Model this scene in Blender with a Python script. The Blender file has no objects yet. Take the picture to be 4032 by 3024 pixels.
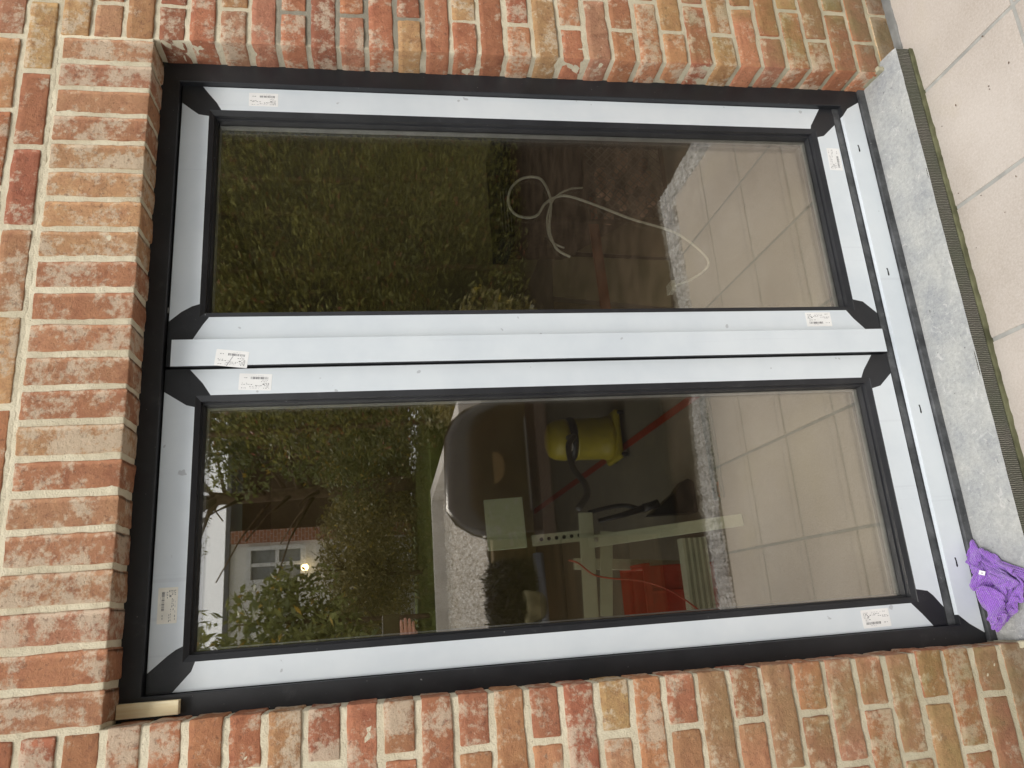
import bpy, math, random
import numpy as np
from mathutils import Vector, Matrix, noise
sc = bpy.context.scene
col = sc.collection
R = math.radians

# ------------------------------------------------------------ camera
cam = bpy.data.cameras.new('camera'); co = bpy.data.objects.new('camera', cam); col.objects.link(co)
cam.sensor_width = 36; cam.lens = 26.44; cam.clip_start = 0.005; cam.clip_end = 500
CP = (0.16432, -1.6716, -0.55458)
ax = [(-0.07253706, -0.14906586, -0.98616314), (0.95590378, -0.2925184, -0.02609501), (-0.28458099, -0.94456993, 0.16371105)]
m = Matrix.Identity(4)
for i in range(3):
    for j in range(3): m[j][i] = ax[i][j]
    m[i][3] = CP[i]
co.matrix_world = m
sc.camera = co
# ------------------------------------------------------------ sky, sun, exposure
SUN_EL, SUN_AZ = R(51), R(194)      # azimuth: 180 = straight in front of the wall
w = bpy.data.worlds.new('World'); sc.world = w; w.use_nodes = True
nt = w.node_tree; nt.nodes.clear()
out = nt.nodes.new('ShaderNodeOutputWorld'); bg = nt.nodes.new('ShaderNodeBackground')
sky = nt.nodes.new('ShaderNodeTexSky'); sky.sky_type = 'NISHITA'; sky.sun_disc = False
sky.sun_elevation = SUN_EL; sky.sun_rotation = SUN_AZ; sky.air_density = 1.0; sky.dust_density = 4.0
tc = nt.nodes.new('ShaderNodeTexCoord'); ns = nt.nodes.new('ShaderNodeTexNoise'); ns.inputs['Scale'].default_value = 2.5; ns.inputs['Detail'].default_value = 6
cr = nt.nodes.new('ShaderNodeMapRange'); cr.inputs[1].default_value = .3; cr.inputs[2].default_value = .6; cr.inputs[3].default_value = .6; cr.inputs[4].default_value = 1.0
mx = nt.nodes.new('ShaderNodeMix'); mx.data_type = 'RGBA'; mx.inputs['B'].default_value = (10.5, 10.8, 11.2, 1)
nt.links.new(tc.outputs['Generated'], ns.inputs['Vector']); nt.links.new(ns.outputs['Fac'], cr.inputs[0])
nt.links.new(cr.outputs[0], mx.inputs['Factor']); nt.links.new(sky.outputs[0], mx.inputs['A'])
nt.links.new(mx.outputs['Result'], bg.inputs['Color']); bg.inputs['Strength'].default_value = 0.12
nt.links.new(bg.outputs[0], out.inputs[0])
sl = bpy.data.lights.new('sun', 'SUN'); sl.energy = 2.2; sl.angle = R(18); sl.color = (1, .96, .9)
so = bpy.data.objects.new('sun', sl); col.objects.link(so)
d = Vector((math.sin(SUN_AZ) * math.cos(SUN_EL), math.cos(SUN_AZ) * math.cos(SUN_EL), math.sin(SUN_EL)))
so.rotation_euler = d.to_track_quat('Z', 'Y').to_euler(); so.location = (0, 0, 6)
vs = sc.view_settings; vs.view_transform = 'Standard'; vs.look = 'None'; vs.exposure = 0.06; vs.gamma = 1; vs.use_curve_mapping = False
sc.cycles.transparent_max_bounces = 24; sc.cycles.max_bounces = 10; sc.cycles.glossy_bounces = 5
sc.cycles.sample_clamp_indirect = 6

# ------------------------------------------------------------ material helpers
class NT:
    def __init__(s, name):
        s.m = bpy.data.materials.new(name); s.m.use_nodes = True; s.t = s.m.node_tree
        s.b = s.t.nodes['Principled BSDF']; s.o = s.t.nodes['Material Output']
        s._c = None
    def n(s, k, **kw):
        x = s.t.nodes.new('ShaderNode' + k)
        for a, v in kw.items():
            if a.startswith('_'): setattr(x, a[1:], v)
            else: x.inputs[a.replace('__', ' ')].default_value = v
        return x
    def l(s, a, b): s.t.links.new(a, b)
    def coord(s, kind='Object'):
        if s._c is None: s._c = s.n('TexCoord')
        return s._c.outputs[kind]
    def noise(s, scale, detail=5, rough=.55, dist=0, vec=None, out='Fac'):
        x = s.n('TexNoise', Scale=scale, Detail=detail, Roughness=rough, Distortion=dist)
        s.l(vec if vec is not None else s.coord(), x.inputs['Vector']); return x.outputs[out]
    def stretch(s, v, src=None):
        x = s.n('Mapping'); x.inputs['Scale'].default_value = v; s.l(src if src is not None else s.coord(), x.inputs['Vector']); return x.outputs[0]
    def mr(s, v, a, b, c=0, d=1):
        x = s.n('MapRange'); s.l(v, x.inputs[0])
        for i, q in enumerate((a, b, c, d)): x.inputs[i + 1].default_value = q
        return x.outputs[0]
    def mix(s, f, a, b, mode='MIX'):
        x = s.n('Mix', _data_type='RGBA', _blend_type=mode)
        for k, v in (('Factor', f), ('A', a), ('B', b)):
            if hasattr(v, 'is_output'): s.l(v, x.inputs[k])
            else:
                x.inputs[k].default_value = v if k == 'Factor' else (*v, 1) if len(v) == 3 else v
        return x.outputs['Result']
    def math(s, op, a, b=None):
        x = s.n('Math', _operation=op)
        for i, v in enumerate((a, b)):
            if v is None: continue
            if hasattr(v, 'is_output'): s.l(v, x.inputs[i])
            else: x.inputs[i].default_value = v
        return x.outputs[0]
    def bump(s, h, strength=.5, dist=.003, prev=None):
        x = s.n('Bump', Strength=strength, Distance=dist); s.l(h, x.inputs['Height'])
        if prev is not None: s.l(prev, x.inputs['Normal'])
        return x.outputs[0]
    def fin(s, colr, rough=.6, spec=.5, nrm=None, metal=0):
        for k, v in (('Base Color', colr), ('Roughness', rough), ('Specular IOR Level', spec), ('Metallic', metal)):
            if hasattr(v, 'is_output'): s.l(v, s.b.inputs[k])
            else: s.b.inputs[k].default_value = (*v, 1) if k == 'Base Color' else v
        if nrm is not None: s.l(nrm, s.b.inputs['Normal'])
        return s.m

def plain(name, c, rough=.5, spec=.5, metal=0, var=.12, scale=20, bump=0):
    t = NT(name); f = t.noise(scale, 5)
    cc = t.mix(t.mr(f, .35, .65), tuple(x * (1 - var) for x in c), tuple(min(1, x * (1 + var)) for x in c))
    nb = t.bump(t.noise(scale * 6, 4), .4, bump) if bump else None
    return t.fin(cc, rough, spec, nb, metal)

def m_brick():
    t = NT('brick_clay')
    at = t.n('Attribute', _attribute_name='tone'); tone = at.outputs['Color']; lime = at.outputs['Alpha']
    big = t.noise(30, 9, .68, .3); fine = t.noise(120, 6, .7)
    c = t.mix(t.mr(big, .35, .7), tone, t.mix(1, tone, (1.25, 1.42, 1.38), 'MULTIPLY'))
    c = t.mix(t.mr(t.noise(17, 5, .6, .6), .56, .68, 0, .75), c, t.mix(1, c, (.66, .52, .5), 'MULTIPLY'))
    c = t.mix(t.mr(fine, .3, .7, 0, .45), c, t.mix(1, c, (1.4, 1.4, 1.35), 'MULTIPLY'))
    pt = t.mr(t.math('ADD', t.math('ADD', t.math('MULTIPLY', t.noise(15, 4, .6), .55), t.math('MULTIPLY', t.noise(70, 8, .75), .45)), t.math('MULTIPLY', lime, .10)), .535, .605)
    c = t.mix(t.math('MULTIPLY', pt, .70), c, (.74, .63, .47))
    cv_ = t.mr(t.noise(75, 8, .7, .4), .36, .44, .55, 0); c = t.mix(cv_, c, (.17, .07, .045))
    speck = t.mr(t.noise(260, 2, .5), .69, .74, 0, .6); c = t.mix(speck, c, (.12, .07, .05))
    sp = t.n('SeparateXYZ'); t.l(t.coord(), sp.inputs[0]); gz = t.mr(sp.outputs['Z'], -1.95, -.95, 1, 0)
    ge = t.n('NewGeometry'); sn = t.n('SeparateXYZ'); t.l(ge.outputs['True Normal'], sn.inputs[0])
    fr = t.mr(sn.outputs['Y'], -.75, -.5, 1, 0)
    mo = t.math('MULTIPLY', t.math('MULTIPLY', gz, fr), t.mr(t.noise(6.5, 5, .6), .40, .66, .12, .85))
    c = t.mix(mo, c, t.mix(fine, (.16, .16, .035), (.34, .30, .10)))
    dk = t.math('MULTIPLY', t.mr(sp.outputs['Z'], -2.05, -1.8, .65, 0), fr); c = t.mix(dk, c, (.12, .08, .06))
    c = t.mix(.13, c, (.42, .34, .26))
    h1 = t.bump(t.noise(34, 12, .80, .15), .95, .009)
    h2 = t.bump(t.noise(190, 6, .75), .55, .0025, h1)
    return t.fin(c, .92, .15, h2)

def m_mortar():
    t = NT('lime_mortar')
    c = t.mix(t.mr(t.noise(9, 5), .35, .65), (.60, .525, .37), (.78, .70, .52))
    c = t.mix(t.mr(t.noise(300, 3), .3, .75, 0, .45), c, (.80, .73, .57))
    c = t.mix(t.mr(t.noise(240, 2), .68, .74, 0, .6), c, (.25, .2, .14))
    sp = t.n('SeparateXYZ'); t.l(t.coord(), sp.inputs[0])
    # greyer mortar high on the right pier, weathered grey-green low down
    g = t.math('MULTIPLY', t.math('MULTIPLY', t.mr(sp.outputs['X'], 1.60, 1.612), t.mr(sp.outputs['Z'], -.72, -.66)), t.mr(sp.outputs['Z'], -.25, -.30))
    c = t.mix(t.math('MULTIPLY', g, .75), c, (.20, .19, .16))
    lo = t.math('MULTIPLY', t.mr(sp.outputs['Z'], -1.9, -.9, .7, 0), t.mr(t.noise(7, 5), .3, .65, .4, 1))
    c = t.mix(lo, c, (.30, .29, .20))
    nb = t.bump(t.noise(260, 5, .7), .9, .003, t.bump(t.noise(55, 4), .6, .006))
    return t.fin(c, .95, .1, nb)

def m_stone():
    t = NT('blue_stone_sill')
    c = t.mix(t.mr(t.noise(9, 6, .6), .3, .7), (.27, .28, .29), (.40, .40, .38))
    c = t.mix(t.mr(t.noise(95, 6, .7), .35, .7, 0, .8), c, t.mix(1, c, (1.45, 1.45, 1.42), 'MULTIPLY'))
    c = t.mix(t.mr(t.noise(30, 6, .7, 1.5), .60, .64, 0, .55), c, (.60, .59, .57))
    c = t.mix(t.mr(t.noise(70, 4, .6), .66, .72, 0, .7), c, (.13, .13, .13))
    x = t.n('TexVoronoi', Scale=60, _feature='DISTANCE_TO_EDGE'); t.l(t.stretch((1, .25, 1)), x.inputs['Vector'])
    c = t.mix(t.mr(x.outputs['Distance'], 0, .012, .22, 0), c, (.8, .8, .78))
    return t.fin(c, .8, .3, t.bump(t.noise(150, 6, .7), .8, .003))
def m_chisel():
    t = NT('chiselled_stone')
    wv = t.n('TexWave', Scale=62, Distortion=2.5, Detail=3, _wave_type='BANDS', _bands_direction='X'); wv.inputs['Detail Scale'].default_value = 2
    t.l(t.coord(), wv.inputs['Vector'])
    c = t.mix(t.mr(wv.outputs['Fac'], .1, .7), (.07, .066, .055), (.30, .285, .24))
    c = t.mix(t.mr(t.noise(9, 5), .4, .65, 0, .5), c, (.13, .15, .10))
    return t.fin(c, .9, .2, t.bump(wv.outputs['Fac'], 1, .004))
def m_tile(base=(.41, .355, .30), light=(.515, .46, .405)):
    t = NT('patio_tile_%d' % (base[0] * 100))
    c = t.mix(t.mr(t.noise(3.5, 6, .6), .35, .68), base, light)
    c = t.mix(t.mr(t.noise(2.2, 4, .6), .55, .72, 0, .55), c, (.46, .40, .28))
    c = t.mix(t.mr(t.noise(160, 5, .7), .35, .72, 0, .5), c, (.66, .61, .57))
    c = t.mix(t.mr(t.noise(75, 5, .7, 1), .62, .70, 0, .45), c, (.45, .38, .30))
    return t.fin(c, .55, .4, t.bump(t.noise(120, 6, .7), .5, .002))
def m_film():
    t = NT('protective_film')
    c = t.mix(t.mr(t.noise(5, 5, .6), .35, .65), (.65, .705, .75), (.72, .77, .805))
    c = t.mix(t.mr(t.noise(34, 2, .4), .755, .77, 0, .55), c, (.35, .36, .38))
    c = t.mix(t.mr(t.noise(60, 2, .5, 0, t.stretch((1, 1, .02))), .66, .75, 0, .18), c, (.45, .47, .52))
    return t.fin(c, t.mr(t.noise(30, 5), .3, .7, .32, .5), .5, t.bump(t.noise(14, 3, .5, 0, t.stretch((1, 1, .25))), .25, .002))
def m_frame():
    t = NT('anthracite_aluminium')
    c = t.mix(t.mr(t.noise(5, 6, .65), .4, .7), (.013, .014, .017), (.025, .026, .030))
    c = t.mix(t.mr(t.noise(150, 2, .5), .76, .79, 0, .6), c, (.35, .35, .35))
    c = t.mix(t.mr(t.noise(20, 8, .75), .60, .78, 0, .25), c, (.13, .13, .13))
    return t.fin(c, t.mr(t.noise(12, 4), .3, .7, .38, .55), .5, t.bump(t.noise(700, 2), .15, .0004))
def m_dusty():
    t = NT('dusty_aluminium')
    c = t.mix(t.mr(t.noise(16, 8, .7), .38, .7), (.035, .037, .04), (.13, .135, .14))
    c = t.mix(t.mr(t.noise(55, 6, .7), .64, .74, 0, .7), c, (.42, .42, .40))
    return t.fin(c, .5, .5, t.bump(t.noise(60, 5), .3, .001))
def m_glass(name, k):
    t = NT(name); t.t.nodes.remove(t.b)
    lw = t.n('LayerWeight', Blend=.5); pw = t.math('POWER', lw.outputs['Facing'], 4.0)
    f = t.math('ADD', t.math('MULTIPLY', pw, .85), k)
    tr = t.n('BsdfTransparent'); tr.inputs[0].default_value = (.96, .955, .925, 1)
    gl = t.n('BsdfGlossy'); gl.inputs['Roughness'].default_value = .0; gl.inputs[0].default_value = (1, .97, .945, 1)
    ms = t.n('MixShader'); t.l(f, ms.inputs[0]); t.l(tr.outputs[0], ms.inputs[1]); t.l(gl.outputs[0], ms.inputs[2])
    t.l(ms.outputs[0], t.o.inputs[0]); return t.m
def m_leaf(name, a, b, c3):
    t = NT(name); at = t.n('Attribute', _attribute_name='tone'); sp = t.n('SeparateXYZ'); t.l(at.outputs['Color'], sp.inputs[0])
    c = t.mix(sp.outputs['X'], a, b); c = t.mix(t.mr(sp.outputs['Y'], .93, .96), c, c3)
    t.fin(c, .45, .5)
    tl = t.n('BsdfTranslucent'); t.l(c, tl.inputs[0]); ms = t.n('MixShader', Fac=.25)
    t.l(t.b.outputs[0], ms.inputs[1]); t.l(tl.outputs[0], ms.inputs[2]); t.l(ms.outputs[0], t.o.inputs[0]); return t.m
def m_wood(name, a, b, axis=0, sc_=18):
    t = NT(name); s = [1.0, 1.0, 1.0]; s[axis] = .06
    f = t.noise(sc_ * 4, 6, .6, .3, t.stretch(tuple(s))); c = t.mix(t.mr(f, .32, .68), a, b)
    return t.fin(c, .7, .3, t.bump(f, .3, .001))
def emit(name, c, s):
    t = NT(name); t.b.inputs['Base Color'].default_value = (*c, 1); t.b.inputs['Emission Color'].default_value = (*c, 1); t.b.inputs['Emission Strength'].default_value = s; return t.m

# ------------------------------------------------------------ mesh helpers
class MB:
    def __init__(s): s.v = []; s.f = []; s.m = []; s.sm = []; s.tone = []
    def add(s, vs_, fs, mat=0, smooth=False, tone=None):
        o = len(s.v); s.v += [tuple(q) for q in vs_]
        s.f += [tuple(i + o for i in f) for f in fs]; s.m += [mat] * len(fs); s.sm += [smooth] * len(fs)
        s.tone += [tone or (0, 0, 0, 0)] * len(vs_)
    def box(s, x0, x1, y0, y1, z0, z1, mat=0):
        v = [(x, y, z) for x in (x0, x1) for y in (y0, y1) for z in (z0, z1)]
        s.add(v, [(0, 1, 3, 2), (4, 6, 7, 5), (0, 4, 5, 1), (2, 3, 7, 6), (0, 2, 6, 4), (1, 5, 7, 3)], mat)
    def loops(s, lp, mat=0):      # successive rectangles (x0,x1,z0,z1,y) joined by mitred quads
        v = []; f = []
        for (x0, x1, z0, z1, y) in lp: v += [(x0, y, z0), (x1, y, z0), (x1, y, z1), (x0, y, z1)]
        for i in range(len(lp) - 1):
            for k in range(4):
                a = i * 4 + k; b = i * 4 + (k + 1) % 4; f.append((a, b, b + 4, a + 4))
        s.add(v, f, mat)
    def poly(s, pts, y0, y1, mat=0):   # polygon in xz, thickness from y0 (front) to y1
        n = len(pts); v = [(x, y0, z) for x, z in pts] + [(x, y1, z) for x, z in pts]
        s.add(v, [tuple(range(n)), tuple(range(2 * n - 1, n - 1, -1))] + [(i, i + n, (i + 1) % n + n, (i + 1) % n) for i in range(n)], mat)
    def prism(s, pts, h, frame, mat=0):   # pts in local (u,v); frame=(origin,u,v,n)
        o, u, vv, n = [Vector(q) for q in frame]; k = len(pts)
        a = [o + u * p[0] + vv * p[1] for p in pts]; b = [q + n * h for q in a]
        s.add(a + b, [tuple(range(k))[::-1], tuple(range(k, 2 * k))] + [(i, (i + 1) % k, (i + 1) % k + k, i + k) for i in range(k)], mat)
    def beam(s, p0, p1, wdt, hgt, up=(0, 0, 1), mat=0):
        p0 = Vector(p0); p1 = Vector(p1); dd = (p1 - p0).normalized(); sd = dd.cross(Vector(up)).normalized(); u = sd.cross(dd)
        v = [p + sd * a * wdt / 2 + u * b * hgt / 2 for p in (p0, p1) for a, b in ((-1, -1), (1, -1), (1, 1), (-1, 1))]
        s.add(v, [(0, 1, 2, 3), (7, 6, 5, 4), (0, 4, 5, 1), (1, 5, 6, 2), (2, 6, 7, 3), (3, 7, 4, 0)], mat)
    def tube(s, pts, r, n=8, mat=0, smoothpts=True):
        P = [Vector(q) for q in pts]
        if smoothpts and len(P) > 2:
            Q = []
            for i in range(len(P) - 1):
                a = P[max(i - 1, 0)]; b = P[i]; c = P[i + 1]; e = P[min(i + 2, len(P) - 1)]
                for k in range(6):
                    t = k / 6; Q.append(.5 * ((2 * b) + (c - a) * t + (2 * a - 5 * b + 4 * c - e) * t * t + (3 * b - a - 3 * c + e) * t ** 3))
            Q.append(P[-1]); P = Q
        v = []; f = []; up = Vector((.13, .31, .94))
        for i, q in enumerate(P):
            dd = (P[min(i + 1, len(P) - 1)] - P[max(i - 1, 0)]).normalized(); a = dd.cross(up)
            if a.length < .05: a = dd.cross(Vector((1, 0, 0)))
            a.normalize(); b = dd.cross(a); rr = r[min(i, len(r) - 1)] if isinstance(r, (list, tuple)) else r
            for k in range(n):
                an = 2 * math.pi * k / n; v.append(q + a * math.cos(an) * rr + b * math.sin(an) * rr)
        for i in range(len(P) - 1):
            for k in range(n): f.append((i * n + k, i * n + (k + 1) % n, (i + 1) * n + (k + 1) % n, (i + 1) * n + k))
        f.append(tuple(range(n))[::-1]); f.append(tuple(range((len(P) - 1) * n, len(P) * n)))
        s.add(v, f, mat, True)
    def lathe(s, prof, c, n=24, mat=0, sx=1, sy=1):
        v = [(c[0] + r * sx * math.cos(2 * math.pi * k / n), c[1] + r * sy * math.sin(2 * math.pi * k / n), c[2] + z) for r, z in prof for k in range(n)]
        f = [(i * n + k, i * n + (k + 1) % n, (i + 1) * n + (k + 1) % n, (i + 1) * n + k) for i in range(len(prof) - 1) for k in range(n)]
        f += [tuple(range(n))[::-1], tuple(range((len(prof) - 1) * n, len(prof) * n))]
        s.add(v, f, mat, True)
    def build(s, name, mats, parent=None, bevel=0, tone=False, seg=2):
        me = bpy.data.meshes.new(name); me.from_pydata([tuple(q) for q in s.v], [], s.f)
        for mm in (mats if isinstance(mats, (list, tuple)) else [mats]): me.materials.append(mm)
        me.polygons.foreach_set('material_index', s.m); me.polygons.foreach_set('use_smooth', s.sm)
        if tone:
            a = me.attributes.new('tone', 'FLOAT_COLOR', 'POINT'); a.data.foreach_set('color', np.array(s.tone, 'f').ravel())
        me.update(); o = bpy.data.objects.new(name, me); col.objects.link(o)
        if parent is not None: o.parent = parent
        if bevel:
            b = o.modifiers.new('bevel', 'BEVEL'); b.width = bevel; b.segments = seg; b.limit_method = 'ANGLE'; b.angle_limit = R(35)
        return o

def tag(o, label=None, cat=None, group=None, kind=None):
    if label: o['label'] = label
    if cat: o['category'] = cat
    if group: o['group'] = group
    if kind: o['kind'] = kind
    return o
def thing(name, label, cat, loc=(0, 0, 0), group=None):
    o = bpy.data.objects.new(name, None); col.objects.link(o); o.empty_display_size = .05
    return tag(o, label, cat, group)       # kept at world origin so that parts carry world coordinates

def lines(L, r, n):
    return sorted(set([0, r * .35, r, L - r, L - r * .35, L] + [r + (L - 2 * r) * i / n for i in range(n + 1)])) if L > 2.2 * r else [0, L]
def rough_box(mb, x0, x1, y0, y1, z0, z1, n, amp, r, seed, mat=0, tone=None, freq=38, skip_back=True, low=.0):
    lo = (x0, y0, z0); hi = (x1, y1, z1); L = [hi[i] - lo[i] for i in range(3)]
    g = [lines(L[i], r, n[i]) for i in range(3)]
    sv = Vector((seed * 3.17 % 91, seed * 1.73 % 57, seed * .91 % 33))
    for axn in range(3):
        a, b = [(1, 2), (2, 0), (0, 1)][axn]
        for side in (0, 1):
            if skip_back and axn == 1 and side == 1: continue
            v = []
            for i in g[a]:
                for j in g[b]:
                    p = [0, 0, 0]; p[axn] = L[axn] * side; p[a] = i; p[b] = j
                    q = [min(max(p[k], r), L[k] - r) for k in range(3)]
                    dd = Vector([p[k] - q[k] for k in range(3)]); ln = dd.length
                    dn = dd / ln if ln > 1e-9 else Vector((0, 0, 0))
                    P = Vector([lo[k] + q[k] for k in range(3)]) + dn * r
                    h = noise.noise(P * freq + sv) * amp + noise.noise(P * freq * 2.7 + sv) * amp * .5
                    if low: h += noise.noise(P * 9 + sv) * low
                    v.append(P + dn * h)
            na, nb = len(g[a]), len(g[b]); f = []
            for i in range(na - 1):
                for j in range(nb - 1):
                    q = (i * nb + j, (i + 1) * nb + j, (i + 1) * nb + j + 1, i * nb + j + 1)
                    f.append(q if side else q[::-1])
            mb.add(v, f, mat, True, tone)

M = dict(brick=m_brick(), mortar=m_mortar(), stone=m_stone(), chisel=m_chisel(), tile=m_tile(), film=m_film(), frame=m_frame(), dusty=m_dusty(),
    pane=m_glass('window_glass', .15), rubber=plain('black_rubber', (.008, .008, .009), .5, .4),
    grout=plain('pale_grout', (.36, .355, .33), .9, .1, var=.15), spacer=plain('spacer_bar', (.42, .43, .44), .35, .5, .6),
    sticker=plain('paper_label', (.86, .86, .85), .5, .4, var=.03), ink=plain('printed_ink', (.10, .10, .11), .6, .3), inkpale=plain('faded_ink', (.42, .42, .44), .6, .3))

# ============================================================ BRICK WALL
W = 1.603; CP_ = .075
rng = random.Random(4)
wall = thing('brick_wall', 'red and ochre brick wall around the door opening', 'wall')
TONES = [(.42, .150, .075), (.38, .125, .062), (.44, .175, .088), (.46, .215, .10), (.49, .255, .12), (.40, .165, .092), (.35, .110, .058), (.43, .160, .080), (.42, .19, .11)]
def tone():
    c = rng.choice(TONES); k = rng.uniform(.82, 1.15); l = rng.choice([0, 0, .15, .3, .4, .5, .65])
    return (c[0] * k, c[1] * k * rng.uniform(.92, 1.1), c[2] * k, l)
mb = MB(); sd = 0
def zrow(r): return -CP_ * (r + 1) + .007, -CP_ * r - .0065
def put(x0, x1, r, depth, ny):
    global sd
    sd += 1; z0, z1 = zrow(r); j = rng.uniform
    rough_box(mb, x0 + j(-.0015, .0015), x1 + j(-.0015, .0015), j(-.0025, .0015), depth, z0 + j(-.0015, .0015), z1 + j(-.0015, .0015),
              (max(3, int((x1 - x0) / .014)), ny, 5), .0022, .0035, sd, 0, tone(), low=.002)
H = .0068
for r in range(-6, 28):
    even = r % 2 == 0
    above = r <= -4
    # right pier
    js = [1.6025 - H, 1.707 if even else 1.810]
    while js[-1] < 2.30: js.append(js[-1] + .21)
    if above:
        js = [1.705 - .2115 * k for k in range(-4, 12)] if even else [1.5935 - .2115 * k for k in range(-4, 11)]
        js = sorted(js)
        for a, b in zip(js[:-1], js[1:]): put(a + H, b - H, r, .04, 1)
        continue
    for i, (a, b) in enumerate(zip(js[:-1], js[1:])):
        put(a + H, b - H, r, .16 if i == 0 and r >= 0 else .03, 8 if i == 0 and r >= 0 else 1)
    js = [0.0005 + H, -.105 if not even else -.213]
    while js[-1] > -.55: js.append(js[-1] - .21)
    if r < 0: js[0] = .0
    for i, (a, b) in enumerate(zip(js[:-1], js[1:])):
        put(b + H, a - H, r, .16 if i == 0 and r >= 0 else .03, 8 if i == 0 and r >= 0 else 1)
# mortar body
rough_box(mb, -.75, -.002, .0035, .16, -2.13, .22, (62, 12, 190), .0016, .003, 901, 1, (0, 0, 0, 0), freq=60)
rough_box(mb, 1.6045, 2.53, .0035, .16, -2.13, .22, (66, 12, 190), .0016, .003, 902, 1, (0, 0, 0, 0), freq=60)
rough_box(mb, -.75, 2.53, .0035, .16, .219, .52, (200, 4, 24), .0016, .003, 903, 1, (0, 0, 0, 0), freq=60)
masonry = mb.build('masonry', [M['brick'], M['mortar']], wall, tone=True)
# soldier course
mb = MB()
TS = [(.43, .19, .10), (.45, .21, .112), (.42, .18, .095), (.40, .16, .082), (.40, .165, .095)]
for k in range(21):
    a = k * W / 21; c = rng.choice(TS); q = rng.uniform(.9, 1.1)
    if 21 - k in (5, 6, 7, 8, 14): c = (.49, .25, .125)
    rough_box(mb, a + H + rng.uniform(-.001, .001), a + W / 21 - H + rng.uniform(-.001, .001), rng.uniform(-.002, .001), .16, .003 + rng.uniform(-.0012, .0012), .2125,
              (6, 8, 14), .0022, .0035, 500 + k, 0, (c[0] * q, c[1] * q, c[2] * q, rng.choice([0, .2, .4, .55, .7])), low=.002)
rough_box(mb, -.006, W + .006, .0035, .16, .0055, .2245, (130, 12, 18), .0016, .003, 904, 1, (0, 0, 0, 0), freq=60)
sol = mb.build('soldier_course', [M['brick'], M['mortar']], wall, tone=True)
sol['label'] = 'row of upright bricks over the door opening'

# ============================================================ STONE SILL
sill = thing('stone_sill', 'weathered grey blue-stone door sill with chiselled front edge', 'sill')
mb = MB()
nx, ny = 150, 16
v = []; f = []
for i in range(nx + 1):
    for j in range(ny + 1):
        x = .001 + (W - .002) * i / nx; t = j / ny; y = -.065 + .165 * t
        if y < 0: x = -.031 + (W + .062) * i / nx
        z = -2.028 + .013 * t + noise.noise(Vector((x * 9, y * 9, 0))) * .0015
        e = max(0, (.12 - t) / .12); z -= e * e * .004
        y += noise.noise(Vector((x * 25, 3, 0))) * .0012 * (1 - t)
        v.append((x, y, z))
for i in range(nx):
    for j in range(ny): a = i * (ny + 1) + j; f.append((a, a + ny + 1, a + ny + 2, a + 1))
mb.add(v, f, 0, True)
def yz_plate(x): return
mb.box(-.031, -.0309, -.063, -.001, -2.075, -2.030); mb.box(W + .0309, W + .031, -.063, -.001, -2.075, -2.030)
mb.build('sill_top', M['stone'], sill)
mb = MB(); mb.box(-.031, W + .031, -.063, .0, -2.0735, -2.0312); mb.build('chiselled_edge', M['chisel'], sill, .002)
mb = MB(); rough_box(mb, -.033, W + .033, -.0655, .0, -2.10, -2.0755, (160, 3, 2), .003, .002, 77, 0)
mb.build('foot_strip', plain('mossy_mortar', (.13, .13, .075), .95, .1, var=.45, scale=14, bump=.003), sill)
mb = MB()      # mortar fillets at the two ends of the sill
rough_box(mb, W - .004, W + .012, -.012, .085, -2.03, -2.004, (3, 14, 3), .004, .003, 81, 0)
rough_box(mb, -.012, .003, -.012, .085, -2.03, -2.004, (3, 14, 3), .004, .003, 82, 0)
mb.build('mortar_fillet', M['mortar'], sill)

# ============================================================ DOOR
door = thing('french_door', 'new double patio door with anthracite frame and white protective film', 'door')
mb = MB(); F = (-.015, W + .015, -1.995, .018); Fi = (.043, 1.549, -1.933, -.038)
mb.loops([(*F, .155), (*F, .088), (*Fi, .088), (Fi[0] + .0015, Fi[1] - .0015, Fi[2] + .0, Fi[3] - .0015, .0895), (Fi[0] + .0015, Fi[1] - .0015, Fi[2], Fi[3] - .0015, .150), (Fi[0] + .03, Fi[1] - .03, Fi[2] + .03, Fi[3] - .03, .150)])
mb.box(Fi[0], Fi[1], .122, .150, -1.933, -1.905)
fr = mb.build('frame', M['frame'], door, .0012)
mb = MB(); mb.box(.0446, 1.5474, .1045, .121, -1.95, -1.9138); mb.build('threshold_ledge', M['dusty'], fr)
def film(polys, parent, y=.106, extra=None, name='protective_film'):
    mb = MB()
    for p in polys: mb.poly(p, y - .0006, y - .0001)
    if extra: extra(mb)
    o = mb.build(name, M['film'], parent); o['label'] = 'white protective film'; return o
def slots(mb_):
    mb_.box(.068, 1.512, .0875, .1005, -1.9332, -1.9322)
tf = film([[(1.512, -1.9330), (1.5375, -1.953), (1.561, -1.9935), (.022, -1.9935), (.045, -1.958), (.068, -1.9330)]], fr, .088, slots)
mb = MB()
for x in (1.399, .996, .594, .193):
    mb.poly([(x - .012, -1.9605), (x - .009, -1.963), (x + .004, -1.9625), (x + .012, -1.9615), (x + .012, -1.958), (x + .004, -1.9595), (x - .009, -1.9585)], .0868, .0874)
mb.build('drain_slot', M['rubber'], fr)
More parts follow.
